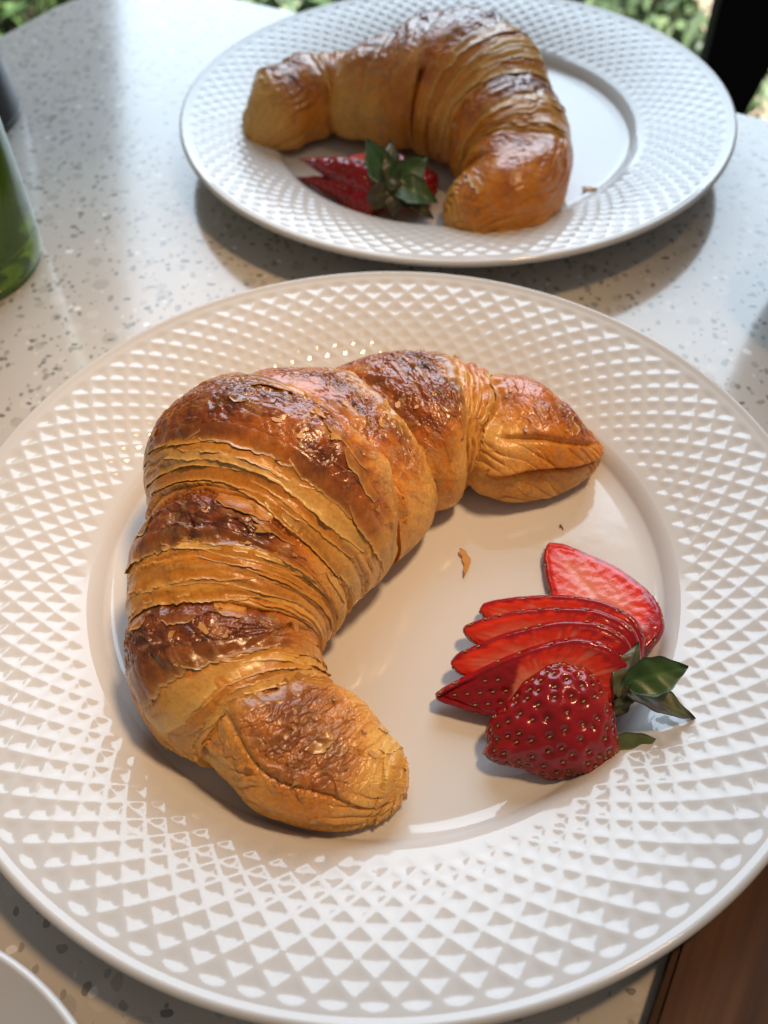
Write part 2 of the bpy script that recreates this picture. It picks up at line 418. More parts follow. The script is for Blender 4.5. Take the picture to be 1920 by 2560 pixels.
PALE = np.array([.82, .405, .068]); CREAM = np.array([.89, .565, .195]); GOLD = np.array([.68, .240, .014]); AMBER = np.array([.50, .135, .010])
BROWN = np.array([.245, .055, .008]); DARK = np.array([.105, .027, .007])
def worley(x, y, seed):
    ix, iy = np.floor(x), np.floor(y); d1 = np.full(x.shape, 9.); d2 = d1.copy(); idn = np.zeros(x.shape, np.int64); vx = np.zeros(x.shape); vy = vx.copy()
    for dx in (-1, 0, 1):
        for dy in (-1, 0, 1):
            h = _hash(ix + dx, iy + dy, ix * 0 + 1, seed); px = ix + dx + (h & 1023) / 1023.; py = iy + dy + ((h >> 10) & 1023) / 1023.
            ax, ay = x - px, y - py; d = np.hypot(ax, ay); n = d < d1
            d2 = np.where(n, d1, np.minimum(d2, d)); d1 = np.where(n, d, d1); idn = np.where(n, h, idn); vx = np.where(n, ax, vx); vy = np.where(n, ay, vy)
    return d1, d2, (idn >> 4) % 65536 / 65536., (idn >> 16) / 65536., vx, vy

def croissant(label, loc, stations, cen, bounds, kinds, spots, pales, ns, nphi, seed, nflake, group='croissants on the plates', shrink=(.0028, .0036), soft=1.0, flaps=(), seams=(), sheets=0):
    """stations: rows x, y, half width, height.  bounds: list of [(s,phi),...] lines between wraps.  kinds: crust / layers / ribs / tip"""
    St = np.array(stations); St[:, 2] -= shrink[0] * np.clip(St[:, 2] / .032, .2, 1.1); St[:, 3] -= shrink[1] * np.clip(St[:, 3] / .045, .2, 1.1); root = empty('croissant', loc); tag(root, label, 'croissant', group)
    S = np.r_[0, np.cumsum(np.linalg.norm(np.diff(St[:, :2], axis=0), axis=1))]; Ltot = S[-1]
    # station spacing denser at the two ends
    q = np.linspace(0, 1, ns); s = Ltot * (q - .035 * np.sin(2 * np.pi * q) / 1.0 * .9)
    ext = .0035
    s = -ext + (s / Ltot) * (Ltot + 2 * ext)
    sc = np.clip(s, 0, Ltot)
    cx = cspline(sc, S, St[:, 0]); cy = cspline(sc, S, St[:, 1]); a = cspline(sc, S, St[:, 2]); hg = cspline(sc, S, St[:, 3])
    tx = np.gradient(cspline(np.clip(s, 0, Ltot), S, St[:, 0]), s); ty = np.gradient(cspline(np.clip(s, 0, Ltot), S, St[:, 1]), s)
    k_in = (s > 0) & (s < Ltot); i0, i1 = np.argmax(k_in) + 1, ns - 2 - np.argmax(k_in[::-1])
    tx[:i0] = tx[i0]; ty[:i0] = ty[i0]; tx[i1:] = tx[i1]; ty[i1:] = ty[i1]
    l = np.hypot(tx, ty); tx /= l; ty /= l
    cx = cx + tx * (s - sc); cy = cy + ty * (s - sc)
    nx, ny = -ty, tx
    sg = np.sign(np.median((cx - cen[0]) * nx + (cy - cen[1]) * ny)); nx, ny = nx * sg, ny * sg
    # round the very ends
    e = np.minimum(s + ext, Ltot + ext - s); end = np.sqrt(np.clip(1 - (1 - np.clip(e / .0065, 0, 1)) ** 2, 0, 1)); end = np.maximum(end, .02)
    zb = .0044
    ph = np.linspace(0, 2 * np.pi, nphi, endpoint=False)
    # denser on the upper half
    ph = ph + .28 * np.sin(ph * 1.0 + np.pi / 2 - np.pi / 2) * 0
    A_, H_, E_ = a[:, None] * end[:, None], hg[:, None] * (.35 + .65 * end[:, None]), end[:, None]
    ca, sa = np.cos(ph)[None], np.sin(ph)[None]
    X = np.sign(ca) * np.abs(ca) ** .9 * A_
    X = np.where(sa < 0, X * (1 - .12 * sa ** 2), X)
    zc = zb + hg[:, None] * .42
    Hh = hg[:, None] * end[:, None]
    Z = np.where(sa > 0, zc + Hh * .58 * sa, zc - Hh * .42 * np.abs(sa) ** .6)
    G = np.stack([cx[:, None] + nx[:, None] * X, cy[:, None] + ny[:, None] * X, Z + 0 * X], -1)
    dS = np.gradient(G, axis=0); dP = (np.roll(G, -1, 1) - np.roll(G, 1, 1))
    NN = np.cross(dS, dP); NN /= np.linalg.norm(NN, axis=-1, keepdims=True) + 1e-12
    ref = G - np.stack([cx[:, None] + 0 * X, cy[:, None] + 0 * X, zc + 0 * X], -1)
    if np.sum(NN * ref) < 0: NN = -NN
    flipf = None
    # --- wraps
    deg = np.degrees(ph); SS, PP = np.meshgrid(s, deg, indexing='ij')
    px, py, pz = G[..., 0], G[..., 1], G[..., 2]
    warp = .0016 * noise3(px * 90, py * 90, pz * 90, seed + 1) + .0006 * noise3(px * 330, py * 330, pz * 330, seed + 2)
    lines = []
    for bl in bounds:
        bl = sorted(bl, key=lambda q_: q_[1]); P_ = np.array([q_[1] for q_ in bl], float); B_ = np.array([q_[0] for q_ in bl])
        P3 = np.r_[P_[-1] - 360, P_, P_[0] + 360]; B3 = np.r_[B_[-1], B_, B_[0]]
        li = np.interp(deg, P3, B3)
        for _ in range(max(2, nphi // 40)): li = (np.roll(li, 1) + 2 * li + np.roll(li, -1)) / 4
        lines.append(li)
    lines = np.array(lines)
    for k in range(1, len(lines)): lines[k] = np.maximum(lines[k], lines[k - 1] + .0016)
    Lb = np.vstack([np.full(nphi, -ext), lines, np.full(nphi, Ltot + ext)])
    sw = SS + warp
    band = np.zeros(SS.shape, int)
    for k in range(1, len(Lb) - 1): band += (sw >= Lb[k][None]).astype(int)
    lo = np.take_along_axis(Lb, band, 0) if False else Lb[band, np.arange(nphi)[None]]
    hi = Lb[band + 1, np.arange(nphi)[None]]
    wid = hi - lo; t = np.clip((sw - lo) / wid, 0, 1)
    d_lo, d_hi = np.clip(sw - lo, 0, None), np.clip(hi - sw, 0, None)
    top = np.clip(sa + 0 * SS, -1, 1)
    # profile offsets along the normal
    disp = np.zeros(SS.shape); lam = np.zeros(SS.shape); crust = np.zeros(SS.shape); pale_edge = np.zeros(SS.shape)
    arcl = PP / 360 * 2 * np.pi * A_
    for k, kd in enumerate(kinds):
        mk = band == k
        if not mk.any(): continue
        tt = t[mk]; w_ = wid[mk]
        kd, dirn = kd            # dirn +1: the pastry climbs towards larger s, -1: towards smaller s, 0: both sides drop
        up = tt if dirn >= 0 else 1 - tt      # 1 at the side nearer the middle of the croissant
        d_mid = (d_hi if dirn >= 0 else d_lo)[mk]; d_tip = (d_lo if dirn >= 0 else d_hi)[mk]
        amp = np.clip(w_ / .016, .35, 1.3)
        if kd == 'crust':
            if dirn == 0: d_tip = d_hi[mk]; p_ = .0022 * amp * np.sin(np.pi * np.clip(tt * .9, .0, 1)) ** .5 + .0016
            else: p_ = amp * (.0034 * np.sin(np.pi * np.clip(1 - up, 0, 1) ** .75) ** .8) - .0020 * up + .0014 * (1 - up)
            p_ = p_ - .0009 * np.exp(-d_tip / .0006)
            crust[mk] = 1
            pale_edge[mk] = np.exp(-(d_tip / (.0042 if dirn <= 0 else .0016)) ** 3) * (1.0 if dirn <= 0 else .5) * ((d_hi[mk] < d_lo[mk]) if dirn == 0 else 1)
        elif kd == 'layers':
            p_ = -.0008 + .0034 * up * amp
            lam[mk] = 1
        elif kd == 'ribs':
            p_ = -.0006 + .0010 * up
            lam[mk] = .5; crust[mk] = .55
        else:
            p_ = .0010 + .0016 * amp * np.sin(np.pi * np.clip(up, 0, 1) ** .8) - .0030 * np.exp(-d_mid / .0022)
            crust[mk] = .85
        disp[mk] += p_ * soft
    # even out the boundaries a little along s
    for _ in range(max(1, ns // 330)):
        for m_ in (crust, lam, pale_edge): m_[1:-1] = (m_[:-2] + 2 * m_[1:-1] + m_[2:]) / 4
    for _ in range(max(1, ns // 500) if soft == 1 else 6):
        disp[1:-1] = (disp[:-2] + 2 * disp[1:-1] + disp[2:]) / 4
    # lamination: thin stacked sheets, each a small step
    U_, W_ = SS, arcl
    n_l = noise3(U_ * 70, W_ * 26, band * 3.7, seed + 5); n_l2 = noise3(U_ * 230, W_ * 60, band * 1.3, seed + 6)
    n_l3 = noise3(U_ * 40, W_ * 14, band * 5.1, seed + 25)
    Wm = np.array([np.median((Lb[k + 1] - Lb[k])[(deg > 40) & (deg < 150)]) for k in range(len(kinds))])[band]
    uneven = noise3(t * 5.3, 0 * t, band * 7.7, seed + 61)
    Q = t * Wm / .0024 + 1.5 * uneven + 1.3 * n_l3 + .75 * n_l + .12 * n_l2
    fl = np.floor(Q); fr = Q - fl
    hsh = hash1(fl.astype(int) + 50 * band, seed); hs2 = hash1(fl.astype(int) + 50 * band + 999, seed)
    sheet = (hsh - .5) * .9 + .95 * (1 - fr) ** 1.3 * sstep(0, .07, fr) + .25 * np.sin(np.pi * fr) - .25 * np.exp(-((fr - .99) / .05) ** 2)
    fade = np.clip(.55 + 1.9 * noise3(W_ * 62, fl * 7.31, band * 3.3, seed + 62), 0, 1.25)
    Q2 = t * Wm / .00080 + 2.2 * n_l3 + 1.6 * n_l + .3 * n_l2
    fl2 = np.floor(Q2); fr2 = Q2 - fl2; hs3 = hash1(fl2.astype(int) + 77 * band, seed + 3)
    fine = (hs3 - .5) * 1.1 + .7 * (1 - fr2)
    fmask = sstep(-.35, .10, noise3(U_ * 60, W_ * 30, band * 2.2, seed + 26))
    broken = .35 + .9 * np.clip(.5 + 1.6 * noise3(px * 70 + 9, py * 70, pz * 70, seed + 7), 0, 1)
    rib = np.array([kd[0] == 'ribs' for kd in kinds])[band]
    disp += lam * np.where(rib, .00012 * fine, .00092 * sheet * (.25 * broken + .75 * fade) + .00034 * fine * fmask)
    rq = np.sin(2 * np.pi * (t * 2.9 + .12 * n_l + .2 * uneven)); disp += rib * .00075 * rq
    tipm = np.array([kd[0] == 'tip' for kd in kinds])[band]
    Qt = W_ / .0042 + 2.6 * noise3(U_ * 38, W_ * 45, 3.1 + band, seed + 31) + .9 * noise3(U_ * 110, W_ * 130, 3.1 + band, seed + 37) + SS * 60; ft = Qt - np.floor(Qt); ht = hash1(np.floor(Qt).astype(int) + 3 * band, seed + 8)
    side = 1 - sstep(.55, .92, sa + 0 * SS)
    disp += tipm * side * np.clip(.45 + 1.6 * noise3(px * 80, py * 80, pz * 80, seed + 38), .1, 1.1) * (.0010 * ((ht - .5) + .8 * np.sin(np.pi * ft) ** .7 - .5 * np.exp(-((ft - .98) / .07) ** 2)))
    disp += tipm * (.0012 * noise3(px * 75, py * 75, pz * 75, seed + 33) + .0020 * noise3(px * 48 + 3, py * 48, pz * 48, seed + 34))
    seam_pale = np.zeros(SS.shape)
    for (sa0, sa1, pa0, pa1, dep, sgn) in seams:
        k_ = np.clip((SS - sa0) / (sa1 - sa0), 0, 1); on = sstep(-.08, .1, (SS - sa0) / (sa1 - sa0)) * (1 - sstep(.9, 1.08, (SS - sa0) / (sa1 - sa0)))
        dph = (PP - (pa0 + (pa1 - pa0) * k_) - 16 * noise3(SS * 70, 0 * SS, 5.5, seed + 35)) * sgn
        disp += on * dep * (sstep(-3, 1.5, dph) * np.exp(-np.clip(dph, 0, None) / 30) - 1.1 * np.exp(-((dph + 2.5) / 3) ** 2) - .35 * (dph < -2) * np.exp(np.clip(dph, -99, 0) / 30))
        seam_pale = np.maximum(seam_pale, on * (dph < 0) * np.exp(np.clip(dph, -99, 0) / 45)); 
    ed = np.minimum(SS + ext, Ltot + ext - SS); endm = (1 - sstep(.004, .0125, ed)) * sstep(-.6, 0, sa + 0 * SS)
    Qe = ed / .0021 + 1.1 * noise3(px * 120, py * 120, pz * 120, seed + 51) + np.sin(np.radians(PP) * 1.0) * .8; fe = Qe - np.floor(Qe)
    disp += endm * .0011 * (.8 * fe - .3 + .5 * (hash1(np.floor(Qe).astype(int), seed + 5) - .5))
    # crust relief: blisters, cracks and lifting flakes
    b1 = np.abs(noise3(px * 190, py * 190, pz * 190, seed + 8)); b2 = np.abs(noise3(px * 420, py * 420, pz * 420, seed + 9))
    b3 = noise3(px * 900, py * 900, pz * 900, seed + 10)
    blister = .55 - b1 * 1.5 + .5 * (.4 - b2)
    wx = .55 * noise3(px * 230, py * 230, pz * 230, seed + 41); wy = .55 * noise3(px * 230 + 7, py * 230, pz * 230, seed + 42)
    g1, g2, r1, r2, vx, vy = worley(U_ / .0030 + wx, W_ / .0052 + wy, seed + 43)
    edge1 = 1 - sstep(.03, .16, g2 - g1)
    shard = (r1 - .5) * 1.7 + (r2 - .5) * 1.3 * vx + (r1 * 7 % 1 - .5) * 1.3 * vy
    h1, h2, q1, q2, ux, uy = worley(U_ / .0013 + 1.6 * wx, W_ / .0021 + 1.6 * wy, seed + 44)
    edge2 = 1 - sstep(.04, .2, h2 - h1)
    chip = (q1 - .5) * 1.6 + (q2 - .5) * 1.2 * ux
    # darkness of the bake
    topw = sstep(-.15, .75, top) * (1 - .35 * sstep(115, 165, PP) * (PP < 250))
    dark = np.zeros(SS.shape)
    for (s_, p_, w_, *rr_) in spots:
        rs = rr_[0] if rr_ else .0095
        aa = np.interp(s_, s, a); dd = ((SS - s_) / rs) ** 2 + (np.radians((PP - p_ + 180) % 360 - 180) * aa / (rs * 1.35)) ** 2
        dark = 1 - (1 - dark) * (1 - .62 * w_ * np.exp(-dd))
    pm = np.zeros(SS.shape)
    for (s_, p_, w_, rs) in pales:
        aa = np.interp(s_, s, a); dd = ((SS - s_) / rs) ** 2 + (np.radians((PP - p_ + 180) % 360 - 180) * aa / (rs * 1.3)) ** 2
        pm = np.maximum(pm, w_ * np.exp(-dd ** 1.3))
    n_d = fbm(px * 110, py * 110, pz * 110, 3, seed + 15); n_d2 = fbm(px * 380, py * 380, pz * 380, 3, seed + 16)
    bake = crust * (.28 + .32 * topw + .58 * dark) + .16 * lam * topw + .34 * n_d + .16 * n_d2
    bake = bake + crust * dark * .35 * (b1 * 2 - .3)
    bake = bake * (.5 + .5 * sstep(-.6, .2, top)) - .85 * pm - .32 * seam_pale
    bake = bake + crust * (.16 * (r2 - .5) + .16 * (q1 - .5)) * (.4 + .6 * topw)
    rough_crust = crust * (.34 + .95 * dark) * (.40 + .60 * topw) * np.clip(.75 + 1.2 * n_d, .2, 1.4)
    disp += rough_crust * (.00070 * blister + .00060 * shard + .00042 * chip - .00030 * edge2 - .00015 * np.abs(b3))
    disp += (1 - rough_crust.clip(0, 1)) * .00016 * noise3(px * 260, py * 260, pz * 260, seed + 17)
    disp += .0016 * noise3(px * 42, py * 42, pz * 42, seed + 18)
    disp *= np.clip(E_, .25, 1) * (1 - .85 * sstep(-.55, -.9, -(-sa) + 0 * SS) * 0)
    low = sstep(-.95, -.35, sa + 0 * SS)
    disp *= .15 + .85 * low
    V = G + NN * disp[..., None]
    V[..., 2] = np.maximum(V[..., 2], zb + .0002 * noise3(px * 90, py * 90, pz * 0, seed))
    # --- colour
    def mixc(c, d, f): return c + (d - c) * np.clip(f, 0, 1)[..., None]
    c = np.broadcast_to(PALE, SS.shape + (3,)).copy()
    c = mixc(c, GOLD, sstep(-.05, .38, bake)); c = mixc(c, AMBER, sstep(.30, .62, bake)); c = mixc(c, BROWN, sstep(.55, .92, bake)); c = mixc(c, DARK, sstep(.88, 1.30, bake))
    # sheets: each its own tone, pale torn rims
    tone = lam * (.30 + .6 * (1 - pm))
    c = mixc(c, GOLD, tone * (hs2 < .45) * .8); c = mixc(c, AMBER, tone * ((hs2 > .55) & (hs2 < .82)) * .55); c = mixc(c, PALE, tone * (hs2 > .86) * .7)
    c = mixc(c, AMBER * .9, lam * fmask * .5 * (hs3 < .33)); c = mixc(c, CREAM, lam * fmask * .42 * (hs3 > .76))
    c = mixc(c, CREAM, lam * .55 * np.exp(-((fr - .06) / .05) ** 2) * (hsh > .35) * broken); c = mixc(c, BROWN * 1.5, lam * .30 * np.exp(-((fr - .98) / .05) ** 2) * broken)
    c = mixc(c, AMBER, tipm * side * .55 * np.exp(-((ft - .96) / .10) ** 2)); c = mixc(c, GOLD, tipm * side * .5 * (ht < .5))
    c = mixc(c, np.array([.58, .33, .13]), crust * edge1 * .30 * (r1 > .55)); c = mixc(c, BROWN * .6, rough_crust.clip(0, 1) * edge2 * .35)
    # flaked-off patches show the paler sheet beneath
    flk = crust * sstep(.18, .24, fbm(px * 210 + 5, py * 210, pz * 210, 3, seed + 19) + .10 * sstep(70, 120, PP) * (PP < 200) - .05) * (1 - .6 * dark)
    c = mixc(c, np.array([.47, .25, .095]), flk * .55)
    c = mixc(c, PALE * 1.02, pale_edge * .95 * np.clip(.75 + 1.6 * n_d2, 0, 1)); c = mixc(c, CREAM, pale_edge ** 2 * .5 * np.clip(.4 + 2 * n_d, 0, 1))
    c = mixc(c, np.array([.63, .40, .12]), sstep(.0, -.75, top) * .45 * sstep(-1, -.3, top))
    c = mixc(c, CREAM, pm * .75); c = mixc(c, PALE, endm * .5); c = mixc(c, AMBER, endm * .6 * np.exp(-((fe - .04) / .07) ** 2)); c = mixc(c, CREAM, endm * .6 * np.exp(-((fe - .9) / .08) ** 2))
    gloss = np.clip(.40 - .20 * crust * topw - .10 * lam + .12 * flk + .08 * n_d2 + .10 * pm, .17, .7)
    rgba = np.concatenate([np.clip(c, .004, .9), gloss[..., None]], -1)
    # --- faces and per-wrap meshes
    F = grid_faces(ns, nphi)
    dS = np.gradient(V, axis=0); dP = (np.roll(V, -1, 1) - np.roll(V, 1, 1))
    VN = np.cross(dS, dP); VN /= np.linalg.norm(VN, axis=-1, keepdims=True) + 1e-12
    if np.sum(VN * NN) < 0: VN = -VN
    v0, v1, v3 = V.reshape(-1, 3)[F[:, 0]], V.reshape(-1, 3)[F[:, 1]], V.reshape(-1, 3)[F[:, 3]]
    if np.sum(np.cross(v1 - v0, v3 - v0) * NN.reshape(-1, 3)[F[:, 0]]) < 0: F = F[:, ::-1].copy()
    Vf = V.reshape(-1, 3); Cf = rgba.reshape(-1, 4); Nf = VN.reshape(-1, 3); fb = band.reshape(-1)[F[:, 0]]
    for k, kd in enumerate(kinds):
        f_ = F[fb == k]
        if len(f_) == 0: continue
        u_, inv = np.unique(f_, return_inverse=True)
        nm = {'crust': 'crust_band', 'layers': 'pastry_layers', 'ribs': 'ribbed_layers', 'tip': 'pastry_tip'}[kd[0]]
        me = mesh_np(nm, Vf[u_], inv.reshape(f_.shape), Cf[u_], True, Nf[u_])
        link(nm, me, M_CRO, root)
    # --- thin sheets of dough with free, torn edges lying over one another
    rng = np.random.default_rng(seed + 77)
    Vs = V.copy()
    for _ in range(3):
        Vs[1:-1] = (Vs[:-2] + 2 * Vs[1:-1] + Vs[2:]) / 4; Vs = (np.roll(Vs, 1, 1) + 2 * Vs + np.roll(Vs, -1, 1)) / 4
    def samp(A, ss, pp):
        fi = np.clip(np.interp(ss, s, np.arange(ns)), 0, ns - 1.001); fj = (pp % 360) / 360 * nphi
        i0_ = fi.astype(int); j0_ = fj.astype(int) % nphi; j1_ = (j0_ + 1) % nphi; a_ = (fi - i0_)[..., None]; b_ = (fj - np.floor(fj))[..., None]
        return (A[i0_, j0_] * (1 - a_) * (1 - b_) + A[i0_ + 1, j0_] * a_ * (1 - b_) + A[i0_, j1_] * (1 - a_) * b_ + A[i0_ + 1, j1_] * a_ * b_)
    def sheet_(k, t_edge, width, pa, pb, lift, tone_, dirn_, keep, torn=.35):
        nj, nu = max(24, int((pb - pa) * 1.6)), 8
        pj = np.linspace(pa, pb, nj); e_ = np.linspace(0, 1, nj); sd = int(rng.integers(9999))
        lens = np.clip(np.minimum(e_, 1 - e_) * 5, 0, 1) ** .7
        n1 = noise3(pj * .09, 0 * pj, 0 * pj + .5, sd); n2 = noise3(pj * .33, 0 * pj, 0 * pj + .5, sd + 1); n3 = noise3(pj * .95, 0 * pj, 0 * pj + .5, sd + 2)
        wj = width * lens * np.clip(1 + torn * (1.3 * n1 + .6 * n2 + .14 * n3), .15, 1.9)
        lo_ = np.interp(pj % 360, deg, Lb[k], period=360); hi_ = np.interp(pj % 360, deg, Lb[k + 1], period=360)
        se = lo_ + (hi_ - lo_) * t_edge + .0007 * n1
        u_ = np.linspace(0, 1, nu)
        S2 = se[:, None] + dirn_ * ((1 - u_)[None] * width * .9 - (u_[None] - .0) * (wj - width * .45)[:, None] * .55)
        P2 = np.repeat(pj[:, None], nu, 1)
        B_ = samp(Vs, S2, P2); N_ = samp(NN, S2, P2); N_ /= np.linalg.norm(N_, axis=-1, keepdims=True)
        lf = .72 * lift * lens[:, None] * np.clip(.6 + 1.3 * n1 + .5 * n2, .1, 1.6)[:, None]
        off = -.00025 + .00055 * np.minimum(u_ * 4, 1)[None] + lf * u_[None] ** 2
        top_ = B_ + N_ * off[..., None]; bot_ = top_ - N_ * (.00018 * np.minimum(u_ * 6, 1))[None, :, None]
        cu = samp(rgba, S2 if not keep else se[:, None] + dirn_ * (width * (1.4 - u_))[None] + 0 * S2, P2)
        mixu = (u_ ** 1.2)[None, :, None] * (.30 if keep else .8)
        cc = cu[..., :3] * (1 - mixu) + tone_ * mixu
        ed_ = np.exp(-((1 - u_) / .10) ** 2)[None, :, None] * (.55 if keep else .5)
        cc = cc * (1 - ed_) + CREAM * .95 * ed_
        al = np.clip(cu[..., 3:] * .9, .2, .6)
        CC = np.concatenate([cc, al], -1)
        Vv = np.concatenate([top_.reshape(-1, 3), bot_.reshape(-1, 3)]); g_ = grid_faces(nj, nu, False); o_ = nj * nu
        e1 = np.arange(nj - 1) * nu + nu - 1
        F_ = np.concatenate([g_, g_[:, ::-1] + o_, np.stack([e1, e1 + nu, e1 + nu + o_, e1 + o_], -1)])
        a0 = Vv[g_[:, 1]] - Vv[g_[:, 0]]; b0 = Vv[g_[:, 3]] - Vv[g_[:, 0]]
        if np.sum(np.cross(a0, b0) * N_.reshape(-1, 3)[g_[:, 0]]) < 0: F_ = F_[:, ::-1].copy()
        link('pastry_sheet', mesh_np('pastry_sheet', Vv, F_, np.concatenate([CC.reshape(-1, 4)] * 2)), M_CRO, root)
    TONES = [PALE, GOLD, PALE * .5 + CREAM * .5, GOLD * .5 + AMBER * .5, GOLD]
    for k, (kd, dr) in enumerate(kinds):
        if not sheets: break
        if kd == 'layers':
            for e_ in range(sheets):
                c_ = rng.uniform(55, 150); h_ = rng.uniform(24, 62)
                sheet_(k, (e_ + rng.uniform(.2, .9)) / sheets, rng.uniform(.0026, .0046), max(8, c_ - h_), min(188, c_ + h_), rng.uniform(.0004, .0013), TONES[rng.integers(5)], 1 if dr >= 0 else -1, False)
        elif kd == 'crust':
            for (a_, b_) in ((12, 70), (60, 118), (104, 150), (138, 186)):
                if dr >= 0: sheet_(k, .02, .0042, a_, b_, rng.uniform(.0004, .0010), GOLD, 1, True, .5)
                if dr <= 0: sheet_(k, .98, .0042, a_, b_, rng.uniform(.0005, .0012), PALE, -1, True, .5)
            for e_ in range(4):
                c_ = rng.uniform(30, 172); h_ = rng.uniform(5, 14)
                sheet_(k, rng.uniform(.12, .9), rng.uniform(.0018, .0034), c_ - h_, c_ + h_, rng.uniform(.0003, .0009), (AMBER, GOLD, GOLD, PALE)[rng.integers(4)], 1 if dr >= 0 else -1, True, .6)
        elif kd == 'ribs':
            for e_ in range(5):
                c_ = rng.uniform(80, 150); h_ = rng.uniform(25, 45)
                sheet_(k, (e_ + .6) / 5, .0022, c_ - h_, c_ + h_, rng.uniform(.0003, .0007), TONES[rng.integers(4)], -1 if dr <= 0 else 1, False, .3)
        elif kd == 'tip':
            for e_ in range(4):
                c_ = rng.uniform(60, 150); h_ = rng.uniform(6, 14)
                sheet_(k, rng.uniform(.25, .9), rng.uniform(.0016, .0030), c_ - h_, c_ + h_, rng.uniform(.0003, .0009), (AMBER, GOLD, PALE)[rng.integers(3)], 1 if dr > 0 else -1, True, .6)
            d_ = -1 if dr > 0 else 1
            for (a_, b_) in ((40, 84), (72, 112), (100, 142)): sheet_(k, .97 if dr > 0 else .03, .0040, a_, b_, rng.uniform(.0004, .0011), PALE, d_, True, .6)
            for e_ in range(sheets):
                c_ = rng.uniform(20, 160); h_ = rng.uniform(18, 40)
                q_ = rng.uniform(.02, .30); sheet_(k, q_ if dr > 0 else 1 - q_, rng.uniform(.0022, .0036), c_ - h_, c_ + h_, rng.uniform(.0003, .0010), TONES[rng.integers(3)], 1 if dr > 0 else -1, False, .5)
    # --- loose flakes of crust
    rng = np.random.default_rng(seed)
    cand = np.argwhere((crust > .5) & (top > .25) & (dark < .95))
    for j in range(nflake + len(flaps)):
        fl_ = flaps[j - nflake] if j >= nflake else None
        i_, p_ = cand[rng.integers(len(cand))] if fl_ is None else (int(np.argmin(np.abs(s - fl_[0]))), int(fl_[1] / 360 * nphi))
        P0, n0 = V[i_, p_], NN[i_, p_]
        tdir = dP[i_, p_] / np.linalg.norm(dP[i_, p_]); bdir = np.cross(n0, tdir); ang = rng.uniform(0, 6.28)
        ex = tdir * math.cos(ang) + bdir * math.sin(ang); ey = np.cross(n0, ex)
        L_ = rng.uniform(.0007, .0021) if fl_ is None else fl_[2] * .62; m_ = 8 if fl_ is None else 17
        ring_ = [(L_ * rng.uniform(.35, 1.15) * math.cos(6.283 * b_ / m_), .62 * L_ * rng.uniform(.3, 1.15) * math.sin(6.283 * b_ / m_)) for b_ in range(m_)]
        curl = rng.uniform(.0001, .0006) if fl_ is None else rng.uniform(.0004, .0011)
        Vv = []
        for zz in (.00012, .00002):
            Vv.append(P0 + n0 * (zz + .0002)); 
            for (x_, y_) in ring_: Vv.append(P0 + ex * x_ + ey * y_ + n0 * (zz + .0002 + curl * (x_ / L_) ** 2 * (1 if x_ > 0 else .2)))
        f_ = []
        for b_ in range(m_):
            b2_ = (b_ + 1) % m_
            f_ += [[0, 1 + b_, 1 + b2_], [m_ + 1, m_ + 2 + b2_, m_ + 2 + b_], [1 + b_, m_ + 2 + b_, m_ + 2 + b2_, 1 + b2_]]
        link('flake', mesh_np('flake', Vv, f_, smooth=False), M_FLAP if fl_ else (M_FLAKE if rng.uniform() < .6 else M_FLAKE2), root)
    return root

FRONT = [[0.0014, -0.0738, 0.0072, 0.0110], [-0.0113, -0.0700, 0.0140, 0.0182], [-0.023, -0.0641, 0.0178, 0.0244], [-0.0329, -0.0556, 0.0196, 0.0305], [-0.0416, -0.046, 0.0245, 0.036], [-0.0438, -0.0345, 0.0265, 0.0414], [-0.0427, -0.0202, 0.0296, 0.0471], [-0.0376, -0.0068, 0.0342, 0.0533], [-0.0321, 0.0072, 0.0379, 0.0597], [-0.0261, 0.0207, 0.0387, 0.0532], [-0.0136, 0.031, 0.0355, 0.0429], [-0.0006, 0.0399, 0.0313, 0.0386], [0.0135, 0.0455, 0.0264, 0.0374], [0.0275, 0.0473, 0.0223, 0.0359], [0.0406, 0.0441, 0.0201, 0.0305], [0.0531, 0.0422, 0.0167, 0.0277], [0.0640, 0.0437, 0.0108, 0.0186], [0.0728, 0.0480, 0.0034, 0.0070]]
FB = [
 [(0.0423, 11), (0.0404, 44), (0.0397, 73), (0.0351, 95), (0.0313, 131), (.029, 170), (.036, 270)],
 [(0.053, 14), (0.0515, 51), (0.0492, 80), (0.0445, 104), (0.0395, 125), (0.0365, 150), (.0365, 190), (.050, 320)],
 [(0.0652, 40), (0.0629, 67), (0.0618, 87), (0.0585, 110), (0.0560, 140), (.0565, 171), (.061, 270)],
 [(0.0759, 31), (0.0744, 60), (0.0752, 87), (0.0755, 104), (0.0755, 129), (0.0740, 164), (.074, 182), (.074, 270)],
 [(0.0843, 33), (0.0866, 59), (0.0877, 82), (0.0885, 101), (0.0860, 120), (0.0855, 153), (0.088, 183), (.086, 270)],
 [(0.1022, 32), (0.1003, 61), (0.1007, 79), (0.0999, 97), (0.0984, 117), (0.0977, 139), (0.0984, 163), (0.1000, 181), (.100, 270)],
 [(.125, 40), (0.1259, 76), (0.1293, 86), (0.1325, 97), (0.1315, 118), (.123, 136), (0.113, 151), (0.1085, 167), (0.1065, 181), (.115, 270)],
 [(.150, 40), (0.1526, 67), (0.1541, 83), (0.156, 102), (0.1587, 122), (0.1610, 141), (0.1617, 165), (0.1625, 181), (.155, 270)],
 [(0.1812, 62), (0.1835, 96), (0.1860, 121), (0.1872, 140), (0.1868, 183), (.184, 270)],
 [(0.1919, 70), (0.1957, 90), (0.1942, 125), (0.1938, 153), (0.1912, 182), (.192, 270)],
]
FK = [('tip', 1), ('layers', 1), ('crust', 1), ('layers', 1), ('crust', 1), ('layers', 1), ('crust', 0), ('crust', -1), ('crust', -1), ('ribs', -1), ('tip', -1)]
